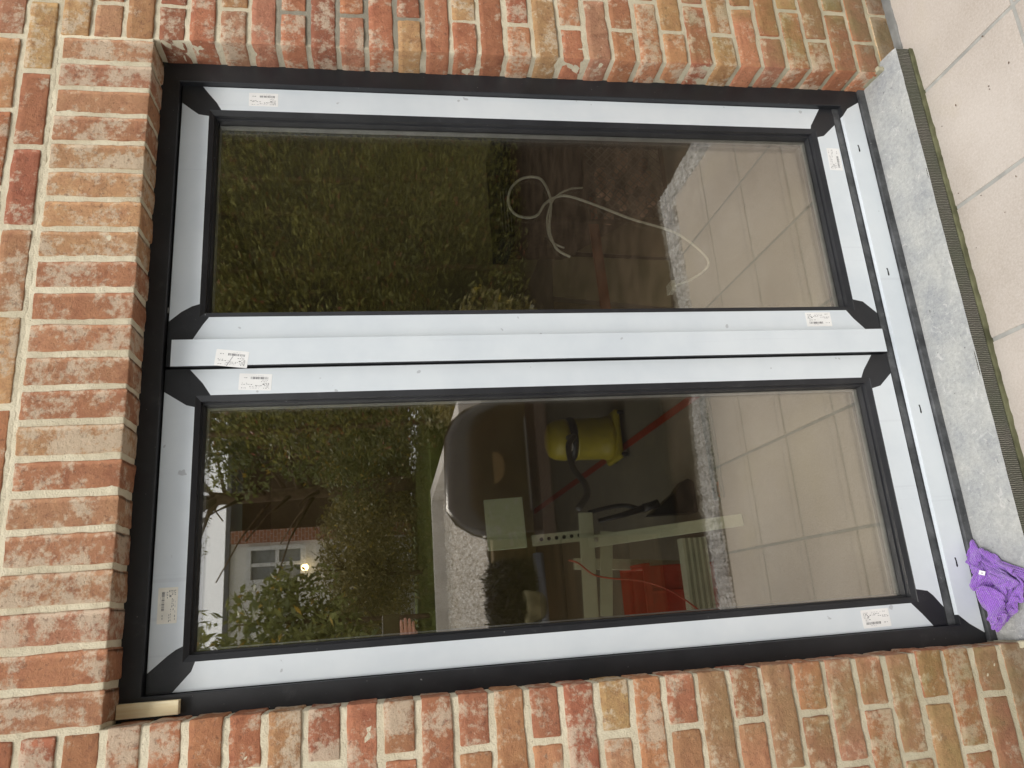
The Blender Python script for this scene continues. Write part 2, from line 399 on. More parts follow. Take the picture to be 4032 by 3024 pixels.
# aluminium strip under the frame
mb = MB(); mb.box(.0015, W - .0015, .078, .15, -2.0175, -1.9965); mb.build('sill_profile', M['dusty'], door, .002)
def leaf(x0, x1, i0, i1, films, lab):
    lf = MB(); z0, z1 = -1.912, -.0425; a0, a1 = -1.846, -.1125
    o = (x0, x1, z0, z1)
    lf.loops([(*o, .150), (*o, .106), (i0, i1, a0, a1, .106), (i0 + .001, i1 - .001, a0 + .001, a1 - .001, .1068), (i0 + .013, i1 - .013, a0 + .013, a1 - .011, .112),
              (i0 + .014, i1 - .014, a0 + .014, a1 - .012, .124), (i0 + .018, i1 - .018, a0 + .018, a1 - .016, .125), (i0 + .019, i1 - .019, a0 + .019, a1 - .017, .139), (i0 + .019, i1 - .019, a0 + .019, a1 - .017, .180), (*o, .180), (*o, .150)])
    L = lf.build('door_leaf', M['frame'], door); L['label'] = lab
    g = (i0 + .0175, i1 - .0175, a0 + .0175, a1 - .0155)
    p = MB()
    for y in (.1400, .1610): p.box(g[0], g[1], y, y + .004, g[2], g[3])
    p.build('glass_pane', M['pane'], L)
    s_ = MB(); b = .006
    s_.loops([(g[0] + .003, g[1] - .003, g[2] + .003, g[3] - .003, .1605), (g[0] + .003, g[1] - .003, g[2] + .003, g[3] - .003, .1445), (g[0] + b, g[1] - b, g[2] + b, g[3] - b, .1445), (g[0] + b, g[1] - b, g[2] + b, g[3] - b, .1605)])
    s_.build('spacer_bar', M['spacer'], L)
    film(films, L)
    return L
LR = leaf(.765, 1.5475, .889, 1.4755, [
    [(1.5460, -.094), (1.525, -.109), (1.498, -.130), (1.476, -.142), (1.476, -1.830), (1.487, -1.833), (1.5460, -1.871)],
    [(1.494, -.044), (1.474, -.068), (1.460, -.086), (1.456, -.1118), (.923, -.1118), (.917, -.094), (.903, -.071), (.879, -.044)],
    [(.8885, -.135), (.870, -.122), (.829, -.098), (.829, -1.867), (.864, -1.835), (.8885, -1.818)],
    [(1.447, -1.8467), (1.452, -1.868), (1.491, -1.9112), (.880, -1.9112), (.914, -1.876), (.921, -1.8467)]], 'right hand door leaf')
LL = leaf(.0455, .7575, .1045, .6915, [
    [(.0465, -.095), (.085, -.131), (.1040, -.138), (.1040, -1.824), (.076, -1.849), (.0465, -1.872)],
    [(.088, -.0435), (.120, -.082), (.131, -.098), (.137, -.1118), (.664, -.1118), (.669, -.093), (.702, -.0435)],
    [(.692, -.146), (.722, -.127), (.7555, -.098), (.7555, -1.865), (.714, -1.833), (.692, -1.821)],
    [(.136, -1.8467), (.130, -1.877), (.118, -1.890), (.089, -1.9112), (.702, -1.9112), (.668, -1.873), (.661, -1.8467)]], 'left hand door leaf')
mb = MB(); mb.box(.7595, .8255, .0915, .1055, -1.905, -.0567); ast = mb.build('cover_strip', M['frame'], door, .001)
film([[(.7600, -.0567), (.8262, -.0567), (.8262, -1.905), (.7600, -1.905)]], ast, .0915)
mb = MB()
for (x, z) in ((.9, -.0415),): mb.box(x, x + .012, .100, .108, z - .0015, z + .0012)
mb.build('packer', plain('grey_plastic', (.18, .18, .17), .5), door)

# stickers: frame (centre, reading direction, up direction), size 75 x 41 mm
def sticker(cx, cz, rd, y, parent, lab, seed, tilt=0, w_=.075, h_=.041, crease=False, tint=None):
    r_ = random.Random(seed); a = math.radians(rd + tilt); u = Vector((math.cos(a), 0, math.sin(a))); n = Vector((0, -1, 0)); vv = n.cross(u)
    o = Vector((cx, y, cz)) - u * w_ / 2 - vv * h_ / 2; fr_ = (o, u, vv, n); s = MB()
    def rect(x0, y0, x1, y1, lift, mat, th=.0001): s.prism([(x0, y0), (x1, y0), (x1, y1), (x0, y1)], th, (o + n * lift, u, vv, n), mat)
    e = .0012
    s.prism([(e, 0), (w_ - e, 0), (w_, e), (w_, h_ - e), (w_ - e, h_), (e, h_), (0, h_ - e), (0, e)], .0003, fr_, 0)
    def words(x, yy, n_, ht, mat, tot):
        X = x
        while X < x + tot:
            q = r_.uniform(.0022, .0065)
            for c_ in range(int(q / .0011)):
                if r_.random() < .85: rect(X + c_ * .0011, yy + r_.choice([0, 0, ht * .3]), X + c_ * .0011 + .0008, yy + ht, .0003, mat)
            X += q + .0014
    for (x, yy, tot, ht, mm) in [(.006, .0345, .012, .0016, 1), (.028, .035, .024, .0014, 2), (.058, .0350, .008, .0014, 1), (.006, .0315, .010, .0015, 1), (.026, .0315, .022, .0013, 1),
                                 (.006, .0285, .012, .0015, 1), (.022, .0285, .016, .0015, 1), (.006, .0255, .006, .0016, 1), (.044, .0262, .024, .0015, 1),
                                 (.006, .0225, .011, .0016, 1), (.056, .0232, .012, .0015, 1), (.009, .0185, .014, .0015, 1), (.009, .0155, .010, .0014, 2), (.057, .0095, .010, .0018, 1), (.020, .0045, .018, .0011, 2)]:
        words(x, yy, 1, ht, mm, tot)
    rect(.016, .0250, .0205, .0270, .0003, 1)
    X = .009
    while X < .048:
        q = r_.choice([.0004, .0007, .0011]); rect(X, .0078, X + q, .0135, .0003, 1); X += q + r_.choice([.0004, .0006, .0014])
    if crease:
        s.prism([(.046, .040), (.048, .040), (.036, .014), (.0345, .015)], .0002, (o + n * .0003, u, vv, n), 2)
    st = s.build('paper_sticker', [tint or M['sticker'], M['ink'], M['inkpale']], parent); st['label'] = lab; return st
sticker(1.5115, -.2485, 90, .1053, LR, 'white delivery sticker at the top of the right stile', 1)
sticker(.7765, -.1935, 90, .0908, ast, 'creased white sticker stuck askew on the cover strip', 2, tilt=-7, crease=True)
sticker(.7215, -.246, 90, .1053, LL, 'white delivery sticker at the top of the inner stile', 3, tilt=-3)
sticker(.223, -.0765, 180, .1053, LL, 'yellowed sticker on the top rail', 4, h_=.0405, tint=plain('yellowed_label', (.84, .81, .72), .3, .5, var=.08))
sticker(.0755, -1.7215, -90, .1053, LL, 'white delivery sticker low on the outer stile', 5, tilt=1, h_=.0425)
sticker(1.372, -1.8865, 0, .1053, LR, 'white delivery sticker on the bottom rail', 6, tilt=-2)
sticker(.862, -1.730, -90, .1053, LR, 'white delivery sticker low on the inner stile', 7)

# wooden wedge
wg = MB(); wg.box(.0065, .0345, .0685, .0875, -.118, .001)
wo = wg.build('wooden_wedge', m_wood('pale_pine', (.86, .70, .40), (.97, .87, .62), 2, 30), None, .0008)
tag(wo, 'pale pine packing block tucked between door frame and brickwork', 'wood block')

# ============================================================ PURPLE CLOTH
def m_cloth():
    t = NT('purple_microfibre')
    c = t.mix(t.mr(t.noise(26, 6, .7), .3, .7), (.17, .045, .42), (.32, .115, .62))
    wv = t.n('TexWave', Scale=105, Distortion=3.0, Detail=3, _wave_type='BANDS', _bands_direction='DIAGONAL'); wv.inputs['Detail Scale'].default_value = 2.5
    t.l(t.coord(), wv.inputs['Vector'])
    c = t.mix(t.mr(wv.outputs['Fac'], .2, .8, 0, .45), c, (.46, .22, .76))
    c = t.mix(t.mr(t.noise(600, 3, .7), .4, .7, 0, .3), c, (.55, .30, .82))
    h = t.bump(wv.outputs['Fac'], .8, .0022, t.bump(t.noise(420, 4, .7), .8, .002))
    t.fin(c, .95, .1, h); t.b.inputs['Sheen Weight'].default_value = .5; return t.m
def pillow(mb_, poly, zb, h, edge, seed, folds=(), tilt=(0, 0), fill=0):
    P = [Vector(q) for q in poly]; n = len(P)
    xs = [q.x for q in P]; ys = [q.y for q in P]; x0, x1, y0, y1 = min(xs) - .004, max(xs) + .004, min(ys) - .004, max(ys) + .004
    st = .0021; nx = int((x1 - x0) / st) + 1; ny = int((y1 - y0) / st) + 1; idx = {}; v = []; f = []
    def sd_(p):
        dmin = 9; ins = False
        for i in range(n):
            a = P[i]; b = P[(i + 1) % n]; e = b - a; t = max(0, min(1, (p - a).dot(e) / e.length_squared)); dmin = min(dmin, (p - a - e * t).length)
            if (a.y > p.y) != (b.y > p.y) and p.x < (b.x - a.x) * (p.y - a.y) / (b.y - a.y) + a.x: ins = not ins
        return dmin if ins else -dmin
    for i in range(nx + 1):
        for j in range(ny + 1):
            p = Vector((x0 + i * st, y0 + j * st)); q = p + Vector((noise.noise(Vector((p.x * 40, p.y * 40, seed))), noise.noise(Vector((p.x * 40, p.y * 40, seed + 9))))) * .004
            s = sd_(q)
            if s < -.0005: continue
            t = min(1, max(0, s) / edge); prof = math.sqrt(max(0, 1 - (1 - t) ** 2))
            z = zb + h * prof + tilt[0] * (p.x - x0) + tilt[1] * (p.y - y0)
            for (ax_, ay, bx, by, wd, amp) in folds:
                a = Vector((ax_, ay)); e = Vector((bx, by)) - a; tt = max(0, min(1, (q - a).dot(e) / e.length_squared)); dd = (q - a - e * tt).length
                z += amp * math.exp(-(dd / wd) ** 2) * prof
            wq = Vector((q.x * 30 + noise.noise(Vector((q.x * 22, q.y * 22, seed + 3))) * 1.6, q.y * 30 + noise.noise(Vector((q.x * 22, q.y * 22, seed + 5))) * 1.6, seed * 1.7)); rn = 0
            z += noise.noise(Vector((p.x * 38, p.y * 38, seed))) * .004 * prof + noise.noise(Vector((p.x * 160, p.y * 160, seed))) * .0016 * prof
            idx[(i, j)] = len(v); v.append((p.x, p.y, z))
    for (i, j) in list(idx):
        k = [(i, j), (i + 1, j), (i + 1, j + 1), (i, j + 1)]
        if all(q in idx for q in k): f.append(tuple(idx[q] for q in k))
    n0 = len(v); v += [(x, y, zb - .004) for x, y, z in v]; 
    from collections import Counter
    ec = Counter()
    for q in f:
        for a, b in zip(q, q[1:] + q[:1]): ec[(a, b)] += 1
    sides = [(b, a, a + n0, b + n0) for (a, b) in ec if (b, a) not in ec]
    mb_.add(v, f + sides, 0, True)
# vertex grid of the cloth: x and y in thousandths of its footprint, z in tenths of a millimetre
CLOTH = [
    832, 948, 135, 856, 961, 149, 862, 942, 103, 869, 913, 89, 887, 896, 60, 927, 906, 58, 944, 878, 28, 946, 841, 36, 955, 814, 19, 949, 792, 26, 939, 797, 66, 917, 787, 64, 902, 769, 39, 885, 743, 34, 871, 715, 32, 893, 676, 31,
    873, 646, 34, 889, 623, 69, 900, 605, 111, 895, 590, 72, 889, 569, 47, 892, 540, 74, 864, 547, 46, 869, 525, 53, 857, 497, 54, 870, 473, 92, 893, 474, 145, 888, 486, 202, 900, 458, 238, 878, 439, 243, 889, 417, 236, 877, 422, 205,
    855, 415, 222, 836, 400, 197, 824, 386, 161, 813, 367, 122, 805, 339, 71, 819, 295, 37, 803, 258, 33, 788, 231, 46, 767, 219, 51, 740, 232, 57, 713, 231, 74, 719, 199, 76, 702, 187, 114, 717, 163, 100, 685, 159, 102, 659, 133, 80,
    635, 99, 59, 610, 67, 49, 583, 44, 43, 556, 24, 35, 553, 0, 37, 836, 948, 189, 834, 944, 133, 865, 932, 160, 889, 919, 140, 909, 903, 100, 923, 873, 57, 961, 871, 79, 977, 843, 44, 974, 812, 64, 981, 796, 27, 965, 787, 65,
    944, 778, 63, 930, 773, 21, 911, 744, 23, 898, 709, 25, 876, 692, 43, 892, 658, 61, 864, 636, 68, 876, 614, 98, 879, 589, 124, 869, 585, 67, 878, 562, 102, 865, 537, 111, 846, 525, 68, 870, 518, 95, 875, 494, 139, 861, 462, 164,
    879, 457, 201, 878, 465, 278, 893, 434, 277, 866, 417, 263, 889, 400, 263, 881, 387, 224, 862, 398, 187, 845, 377, 178, 831, 361, 149, 821, 345, 105, 822, 315, 69, 799, 282, 42, 790, 253, 65, 781, 223, 91, 753, 210, 83, 733, 225, 97,
    710, 214, 109, 732, 189, 120, 722, 169, 153, 696, 142, 151, 670, 119, 129, 648, 92, 100, 617, 67, 99, 587, 39, 96, 563, 18, 85, 549, 13, 35, 820, 927, 189, 845, 916, 182, 848, 917, 122, 870, 896, 138, 897, 880, 129, 929, 867, 113,
    950, 845, 78, 975, 836, 103, 996, 820, 99, 999, 794, 72, 992, 771, 44, 966, 758, 34, 940, 755, 52, 937, 728, 28, 909, 722, 63, 903, 685, 84, 864, 670, 76, 877, 642, 118, 849, 624, 108, 850, 600, 88, 855, 577, 118, 851, 564, 68,
    842, 553, 123, 845, 527, 135, 846, 503, 109, 851, 506, 182, 859, 481, 215, 847, 450, 251, 863, 439, 288, 883, 433, 328, 882, 409, 304, 859, 392, 291, 878, 371, 264, 852, 392, 247, 863, 368, 213, 855, 348, 175, 835, 325, 136, 806, 301, 111,
    783, 303, 45, 787, 274, 99, 783, 247, 119, 758, 237, 104, 750, 212, 130, 718, 227, 141, 727, 206, 162, 705, 188, 159, 681, 168, 158, 654, 143, 136, 634, 117, 118, 606, 92, 107, 580, 68, 99, 548, 48, 95, 530, 22, 72, 822, 917, 146,
    821, 896, 180, 845, 891, 158, 849, 893, 99, 878, 875, 86, 903, 863, 82, 926, 836, 61, 948, 817, 79, 966, 799, 101, 992, 792, 125, 976, 775, 95, 981, 751, 74, 957, 734, 74, 921, 744, 62, 915, 711, 100, 877, 709, 76, 883, 678, 119,
    849, 653, 108, 862, 623, 149, 854, 596, 149, 830, 591, 113, 828, 578, 76, 831, 550, 63, 826, 533, 105, 821, 509, 141, 844, 486, 154, 832, 487, 219, 841, 474, 271, 843, 454, 314, 854, 433, 341, 864, 408, 343, 868, 378, 334, 860, 360, 297,
    852, 360, 253, 838, 377, 221, 841, 344, 215, 821, 318, 178, 789, 323, 121, 761, 312, 74, 763, 262, 60, 759, 264, 123, 765, 248, 159, 740, 241, 135, 749, 218, 176, 721, 223, 189, 696, 214, 166, 670, 194, 143, 646, 171, 127, 627, 143, 91,
    610, 113, 64, 589, 84, 45, 561, 60, 40, 537, 44, 35, 805, 931, 144, 799, 903, 150, 822, 909, 106, 826, 879, 135, 857, 869, 132, 888, 851, 123, 911, 842, 103, 936, 833, 107, 958, 824, 138, 958, 797, 149, 969, 771, 147, 956, 751, 124,
    930, 762, 88, 928, 736, 113, 892, 735, 78, 884, 709, 129, 850, 683, 115, 858, 658, 162, 840, 636, 154, 827, 605, 148, 835, 572, 164, 820, 562, 128, 804, 564, 86, 811, 533, 61, 824, 499, 77, 826, 475, 120, 833, 462, 180, 819, 462, 244,
    825, 449, 282, 827, 431, 330, 850, 417, 300, 837, 397, 327, 831, 370, 322, 832, 377, 276, 819, 356, 244, 821, 364, 191, 801, 335, 184, 770, 307, 163, 773, 293, 119, 739, 276, 65, 730, 250, 104, 743, 273, 170, 720, 252, 175, 745, 244, 205,
    745, 219, 224, 721, 197, 214, 685, 200, 200, 658, 178, 186, 631, 152, 162, 610, 132, 126, 583, 112, 79, 561, 91, 69, 541, 77, 60, 761, 942, 163, 783, 939, 151, 782, 918, 106, 804, 891, 95, 839, 871, 79, 862, 844, 109, 886, 839, 66,
    909, 814, 79, 923, 827, 143, 934, 804, 117, 930, 787, 157, 940, 781, 108, 914, 758, 132, 896, 760, 84, 881, 733, 137, 851, 712, 120, 855, 686, 173, 828, 657, 174, 834, 624, 215, 823, 591, 206, 807, 575, 182, 813, 548, 180, 792, 554, 148,
    783, 546, 99, 803, 521, 112, 803, 490, 91, 812, 484, 169, 808, 463, 200, 837, 446, 210, 837, 423, 245, 812, 425, 286, 828, 401, 263, 805, 396, 299, 799, 372, 266, 808, 384, 211, 787, 357, 197, 785, 347, 133, 752, 326, 127, 736, 300, 93,
    730, 286, 130, 697, 259, 141, 707, 285, 185, 711, 274, 224, 703, 239, 217, 723, 254, 252, 728, 224, 270, 702, 209, 248, 700, 172, 212, 671, 145, 198, 639, 123, 176, 598, 121, 165, 583, 96, 140, 560, 91, 126, 749, 940, 230, 772, 926, 225,
    767, 914, 172, 770, 890, 138, 790, 870, 92, 820, 856, 125, 839, 842, 71, 867, 814, 68, 885, 823, 114, 899, 809, 158, 891, 799, 110, 890, 782, 151, 871, 775, 102, 869, 756, 149, 839, 732, 130, 843, 711, 188, 813, 680, 192, 819, 654, 245,
    799, 615, 262, 785, 591, 237, 791, 565, 261, 789, 542, 239, 785, 527, 202, 765, 535, 161, 776, 519, 130, 788, 524, 63, 782, 498, 114, 790, 471, 150, 821, 452, 143, 825, 423, 180, 807, 437, 230, 811, 410, 209, 786, 419, 246, 782, 399, 224,
    769, 376, 192, 777, 373, 132, 745, 347, 127, 732, 325, 66, 714, 312, 123, 689, 282, 112, 676, 282, 167, 673, 255, 167, 659, 276, 217, 666, 238, 203, 669, 258, 251, 689, 243, 286, 710, 231, 309, 720, 192, 286, 687, 178, 262, 654, 157, 241,
    628, 130, 233, 627, 97, 196, 595, 93, 191, 736, 935, 154, 723, 924, 187, 738, 902, 218, 769, 892, 222, 780, 871, 182, 786, 849, 136, 808, 831, 126, 819, 821, 69, 842, 815, 110, 852, 829, 151, 855, 804, 171, 840, 791, 125, 845, 773, 167,
    818, 753, 144, 827, 734, 208, 797, 702, 210, 798, 674, 267, 775, 638, 253, 769, 621, 309, 753, 591, 311, 752, 566, 295, 750, 542, 284, 753, 521, 257, 760, 501, 223, 758, 505, 165, 748, 524, 100, 772, 503, 56, 771, 481, 100, 798, 465, 85,
    808, 432, 111, 796, 439, 157, 777, 438, 189, 789, 415, 149, 757, 415, 185, 762, 396, 129, 735, 372, 119, 730, 350, 59, 703, 333, 118, 679, 301, 92, 658, 301, 147, 657, 261, 112, 635, 270, 153, 615, 257, 175, 610, 248, 214, 631, 231, 223,
    650, 220, 252, 665, 224, 293, 687, 213, 336, 711, 191, 339, 693, 159, 315, 676, 130, 278, 653, 104, 278, 652, 96, 222, 738, 932, 64, 745, 931, 113, 743, 903, 131, 742, 878, 160, 744, 873, 236, 755, 857, 188, 769, 832, 171, 773, 829, 100,
    792, 798, 93, 809, 805, 140, 805, 819, 180, 813, 793, 201, 795, 771, 163, 805, 760, 218, 784, 727, 252, 779, 689, 289, 753, 662, 247, 738, 638, 302, 734, 610, 265, 765, 610, 248, 735, 592, 222, 753, 575, 219, 770, 556, 223, 752, 539, 200,
    729, 512, 232, 733, 492, 171, 744, 490, 112, 742, 508, 55, 761, 480, 44, 775, 450, 54, 772, 455, 107, 755, 446, 141, 766, 422, 89, 738, 423, 119, 721, 392, 108, 721, 373, 45, 693, 356, 100, 670, 320, 63, 641, 315, 127, 644, 279, 73,
    621, 263, 99, 594, 234, 111, 621, 220, 136, 587, 223, 157, 611, 199, 160, 638, 195, 175, 643, 192, 225, 657, 185, 275, 665, 186, 326, 683, 193, 384, 668, 162, 364, 647, 146, 334, 641, 120, 311, 711, 961, 40, 710, 954, 84, 715, 919, 92,
    719, 887, 102, 718, 890, 168, 717, 876, 220, 735, 840, 207, 739, 836, 139, 749, 808, 120, 768, 809, 153, 770, 784, 170, 765, 805, 217, 776, 782, 238, 768, 745, 272, 747, 706, 249, 731, 684, 300, 717, 642, 277, 725, 627, 224, 760, 641, 217,
    756, 619, 184, 782, 611, 208, 768, 604, 152, 784, 587, 191, 769, 563, 174, 731, 560, 216, 718, 525, 192, 716, 494, 147, 724, 491, 87, 730, 492, 28, 733, 465, 33, 744, 470, 84, 732, 438, 83, 749, 434, 33, 731, 413, 38, 706, 390, 33,
    689, 372, 64, 670, 342, 32, 633, 330, 76, 606, 298, 113, 608, 265, 57, 615, 223, 47, 600, 204, 79, 603, 176, 98, 577, 192, 123, 588, 172, 139, 609, 160, 153, 620, 161, 200, 613, 177, 251, 627, 196, 296, 646, 215, 321, 651, 209, 389,
    634, 188, 356, 625, 164, 347, 687, 987, 61, 685, 968, 33, 697, 933, 43, 691, 905, 81, 695, 881, 122, 717, 863, 154, 699, 861, 215, 716, 838, 174, 717, 811, 151, 740, 813, 189, 732, 782, 168, 747, 769, 204, 736, 767, 255, 728, 742, 286,
    714, 694, 298, 730, 676, 238, 713, 646, 203, 736, 631, 177, 767, 643, 157, 797, 645, 183, 810, 624, 169, 791, 625, 132, 797, 601, 156, 786, 577, 155, 747, 578, 179, 736, 550, 170, 726, 529, 148, 721, 517, 104, 714, 507, 55, 702, 485, 38,
    718, 470, 76, 709, 449, 102, 719, 445, 46, 697, 421, 33, 689, 399, 81, 668, 384, 30, 633, 342, 28, 614, 303, 34, 583, 275, 71, 583, 236, 77, 584, 206, 30, 593, 174, 31, 591, 142, 66, 564, 150, 84, 586, 146, 121, 578, 142, 155,
    587, 161, 189, 606, 186, 197, 620, 205, 235, 632, 230, 280, 636, 237, 339, 620, 219, 376, 607, 198, 368, 661, 993, 31, 664, 986, 74, 675, 950, 54, 689, 937, 98, 698, 914, 139, 694, 880, 183, 694, 849, 168, 709, 835, 225, 694, 823, 175,
    717, 812, 207, 729, 798, 233, 718, 774, 209, 726, 746, 199, 728, 721, 229, 709, 706, 255, 701, 660, 214, 737, 660, 166, 767, 670, 193, 796, 666, 164, 799, 649, 131, 824, 648, 130, 825, 621, 114, 809, 602, 115, 797, 583, 109, 762, 581, 129,
    725, 583, 152, 705, 555, 188, 700, 516, 144, 696, 512, 82, 702, 487, 96, 693, 464, 91, 701, 460, 37, 687, 444, 77, 689, 422, 87, 660, 405, 50, 655, 370, 88, 614, 348, 68, 587, 318, 36, 563, 271, 31, 566, 233, 31, 566, 198, 82,
    570, 171, 56, 566, 133, 34, 559, 117, 80, 567, 120, 121, 558, 150, 127, 562, 177, 140, 582, 192, 175, 595, 214, 203, 607, 234, 252, 615, 252, 293, 619, 253, 359, 599, 229, 383, 634, 999, 39, 640, 973, 33, 651, 945, 51, 669, 920, 60,
    671, 916, 139, 678, 900, 170, 670, 866, 192, 679, 845, 225, 690, 818, 237, 697, 797, 190, 707, 799, 253, 713, 775, 265, 705, 752, 236, 703, 732, 202, 703, 704, 213, 726, 693, 203, 752, 681, 157, 765, 668, 144, 786, 687, 141, 813, 679, 115,
    826, 659, 83, 825, 628, 64, 804, 615, 84, 779, 605, 114, 775, 573, 92, 749, 557, 132, 705, 562, 142, 688, 523, 174, 687, 494, 139, 681, 497, 55, 674, 474, 85, 680, 471, 34, 680, 439, 30, 666, 431, 80, 666, 406, 107, 633, 384, 68,
    624, 341, 116, 589, 315, 81, 564, 283, 88, 550, 235, 58, 553, 195, 38, 544, 171, 80, 543, 144, 45, 535, 118, 58, 534, 116, 122, 550, 128, 162, 551, 158, 169, 556, 187, 184, 589, 188, 226, 601, 207, 261, 611, 218, 320, 592, 254, 332,
    595, 256, 381, 614, 991, 59, 632, 986, 93, 650, 965, 102, 668, 944, 115, 669, 894, 99, 659, 882, 151, 679, 843, 134, 672, 832, 185, 667, 824, 235, 680, 797, 235, 693, 772, 209, 687, 777, 274, 705, 747, 286, 687, 724, 240, 676, 708, 191,
    708, 703, 162, 736, 697, 123, 766, 685, 106, 787, 666, 110, 798, 679, 61, 801, 654, 85, 807, 640, 38, 801, 610, 40, 772, 601, 70, 748, 587, 101, 741, 549, 89, 711, 541, 119, 678, 533, 135, 680, 506, 109, 661, 492, 81, 659, 480, 53,
    667, 454, 65, 658, 462, 22, 653, 430, 33, 644, 418, 75, 641, 380, 119, 605, 360, 102, 581, 323, 120, 578, 275, 130, 560, 235, 106, 543, 203, 85, 535, 176, 31, 517, 159, 47, 513, 136, 85, 537, 148, 104, 525, 143, 158, 538, 147, 202,
    563, 166, 223, 570, 212, 217, 577, 196, 276, 585, 219, 309, 579, 228, 356, 572, 265, 364, 601, 960, 71, 628, 951, 61, 631, 940, 109, 647, 917, 86, 644, 902, 131, 665, 866, 113, 654, 830, 133, 667, 813, 144, 673, 798, 188, 658, 799, 244,
    667, 779, 212, 677, 753, 228, 678, 747, 285, 688, 714, 293, 683, 686, 239, 699, 680, 181, 719, 674, 148, 748, 669, 118, 772, 649, 115, 769, 672, 66, 782, 653, 59, 793, 634, 93, 779, 629, 35, 758, 601, 30, 739, 573, 54, 723, 568, 103,
    705, 543, 69, 663, 516, 62, 659, 507, 131, 662, 479, 118, 640, 472, 74, 669, 455, 109, 650, 447, 75, 632, 457, 38, 630, 425, 37, 621, 402, 91, 618, 373, 149, 599, 335, 158, 567, 294, 159, 543, 259, 126, 527, 230, 95, 524, 208, 40,
    509, 187, 56, 521, 176, 92, 510, 164, 131, 539, 177, 135, 531, 180, 186, 539, 189, 241, 558, 225, 265, 587, 243, 270, 566, 250, 327, 547, 236, 341, 553, 246, 391, 609, 934, 31, 607, 926, 82, 640, 920, 50, 624, 900, 108, 645, 867, 90,
    632, 856, 154, 647, 841, 187, 639, 813, 175, 646, 815, 212, 641, 785, 196, 650, 777, 251, 647, 756, 205, 656, 753, 261, 667, 725, 270, 666, 693, 284, 665, 684, 198, 692, 684, 130, 724, 662, 103, 752, 641, 127, 744, 661, 76, 756, 644, 57,
    760, 622, 119, 751, 611, 75, 726, 610, 36, 713, 589, 93, 690, 563, 79, 659, 536, 107, 635, 529, 73, 634, 490, 98, 643, 472, 150, 633, 439, 129, 654, 443, 154, 650, 429, 113, 626, 437, 84, 611, 456, 55, 605, 421, 37, 597, 396, 91,
    593, 372, 146, 569, 337, 160, 551, 304, 120, 536, 272, 75, 518, 245, 49, 501, 222, 74, 499, 205, 113, 526, 209, 121, 522, 207, 168, 550, 220, 182, 539, 236, 239, 574, 256, 241, 549, 252, 287, 560, 281, 327, 529, 273, 377, 522, 250, 343,
    598, 896, 51, 620, 898, 24, 637, 872, 55, 608, 871, 88, 622, 838, 117, 626, 807, 139, 611, 839, 188, 624, 828, 224, 608, 798, 231, 630, 805, 271, 623, 778, 273, 612, 765, 226, 629, 741, 228, 638, 739, 282, 652, 711, 237, 667, 665, 249,
    683, 658, 184, 695, 659, 100, 719, 650, 142, 733, 627, 136, 721, 646, 66, 729, 630, 91, 730, 599, 125, 698, 606, 76, 674, 579, 99, 668, 549, 145, 631, 537, 118, 632, 497, 142, 603, 466, 128, 606, 435, 143, 626, 422, 189, 646, 406, 186,
    635, 399, 149, 615, 410, 129, 598, 425, 101, 586, 456, 72, 580, 421, 38, 580, 380, 72, 572, 378, 151, 568, 348, 101, 542, 320, 73, 515, 294, 75, 519, 264, 107, 497, 260, 132, 512, 247, 160, 541, 255, 167, 527, 255, 211, 559, 277, 219,
    532, 268, 261, 534, 298, 315, 505, 273, 319, 489, 289, 361, 476, 258, 354, 594, 854, 24, 590, 870, 60, 618, 838, 41, 606, 819, 91, 595, 843, 154, 588, 805, 166, 582, 809, 225, 592, 838, 261, 582, 810, 291, 603, 819, 318, 601, 793, 320,
    586, 781, 272, 606, 754, 285, 603, 730, 245, 630, 715, 289, 633, 693, 240, 656, 656, 211, 660, 671, 155, 674, 654, 140, 706, 635, 168, 703, 634, 118, 682, 626, 96, 705, 614, 145, 665, 593, 123, 669, 568, 172, 630, 552, 151, 629, 508, 177,
    598, 478, 164, 613, 443, 200, 592, 407, 202, 608, 382, 227, 632, 377, 246, 621, 360, 200, 597, 381, 183, 584, 399, 156, 570, 421, 121, 560, 456, 85, 552, 420, 40, 554, 374, 63, 553, 398, 116, 547, 358, 139, 524, 348, 92, 529, 320, 123,
    506, 307, 143, 535, 304, 160, 513, 296, 194, 545, 309, 214, 516, 289, 235, 523, 311, 280, 489, 285, 274, 466, 305, 319, 442, 277, 312, 444, 298, 356, 566, 830, 36, 586, 816, 55, 568, 846, 83, 579, 848, 123, 555, 816, 169, 561, 841, 205,
    568, 851, 257, 554, 824, 283, 567, 845, 324, 572, 833, 358, 573, 805, 367, 559, 805, 319, 580, 772, 335, 578, 754, 272, 594, 719, 283, 620, 691, 306, 636, 665, 271, 633, 672, 188, 642, 653, 161, 670, 637, 188, 659, 631, 136, 674, 613, 177,
    647, 610, 141, 662, 585, 199, 629, 565, 179, 626, 523, 209, 595, 493, 198, 607, 458, 232, 586, 420, 234, 614, 398, 272, 587, 377, 264, 607, 353, 296, 590, 341, 260, 572, 358, 241, 572, 385, 234, 572, 416, 195, 551, 425, 155, 534, 451, 100,
    524, 420, 45, 520, 379, 71, 524, 411, 128, 530, 390, 163, 503, 367, 145, 530, 360, 179, 498, 349, 182, 527, 344, 214, 502, 335, 236, 488, 323, 286, 474, 307, 235, 448, 321, 268, 420, 298, 269, 408, 320, 313, 397, 292, 306, 550, 799, 69,
    547, 831, 62, 554, 817, 117, 542, 850, 145, 530, 850, 212, 540, 831, 254, 535, 865, 273, 546, 869, 310, 532, 841, 339, 547, 853, 371, 547, 828, 393, 536, 818, 351, 551, 785, 362, 561, 774, 298, 577, 742, 323, 590, 704, 324, 605, 683, 273,
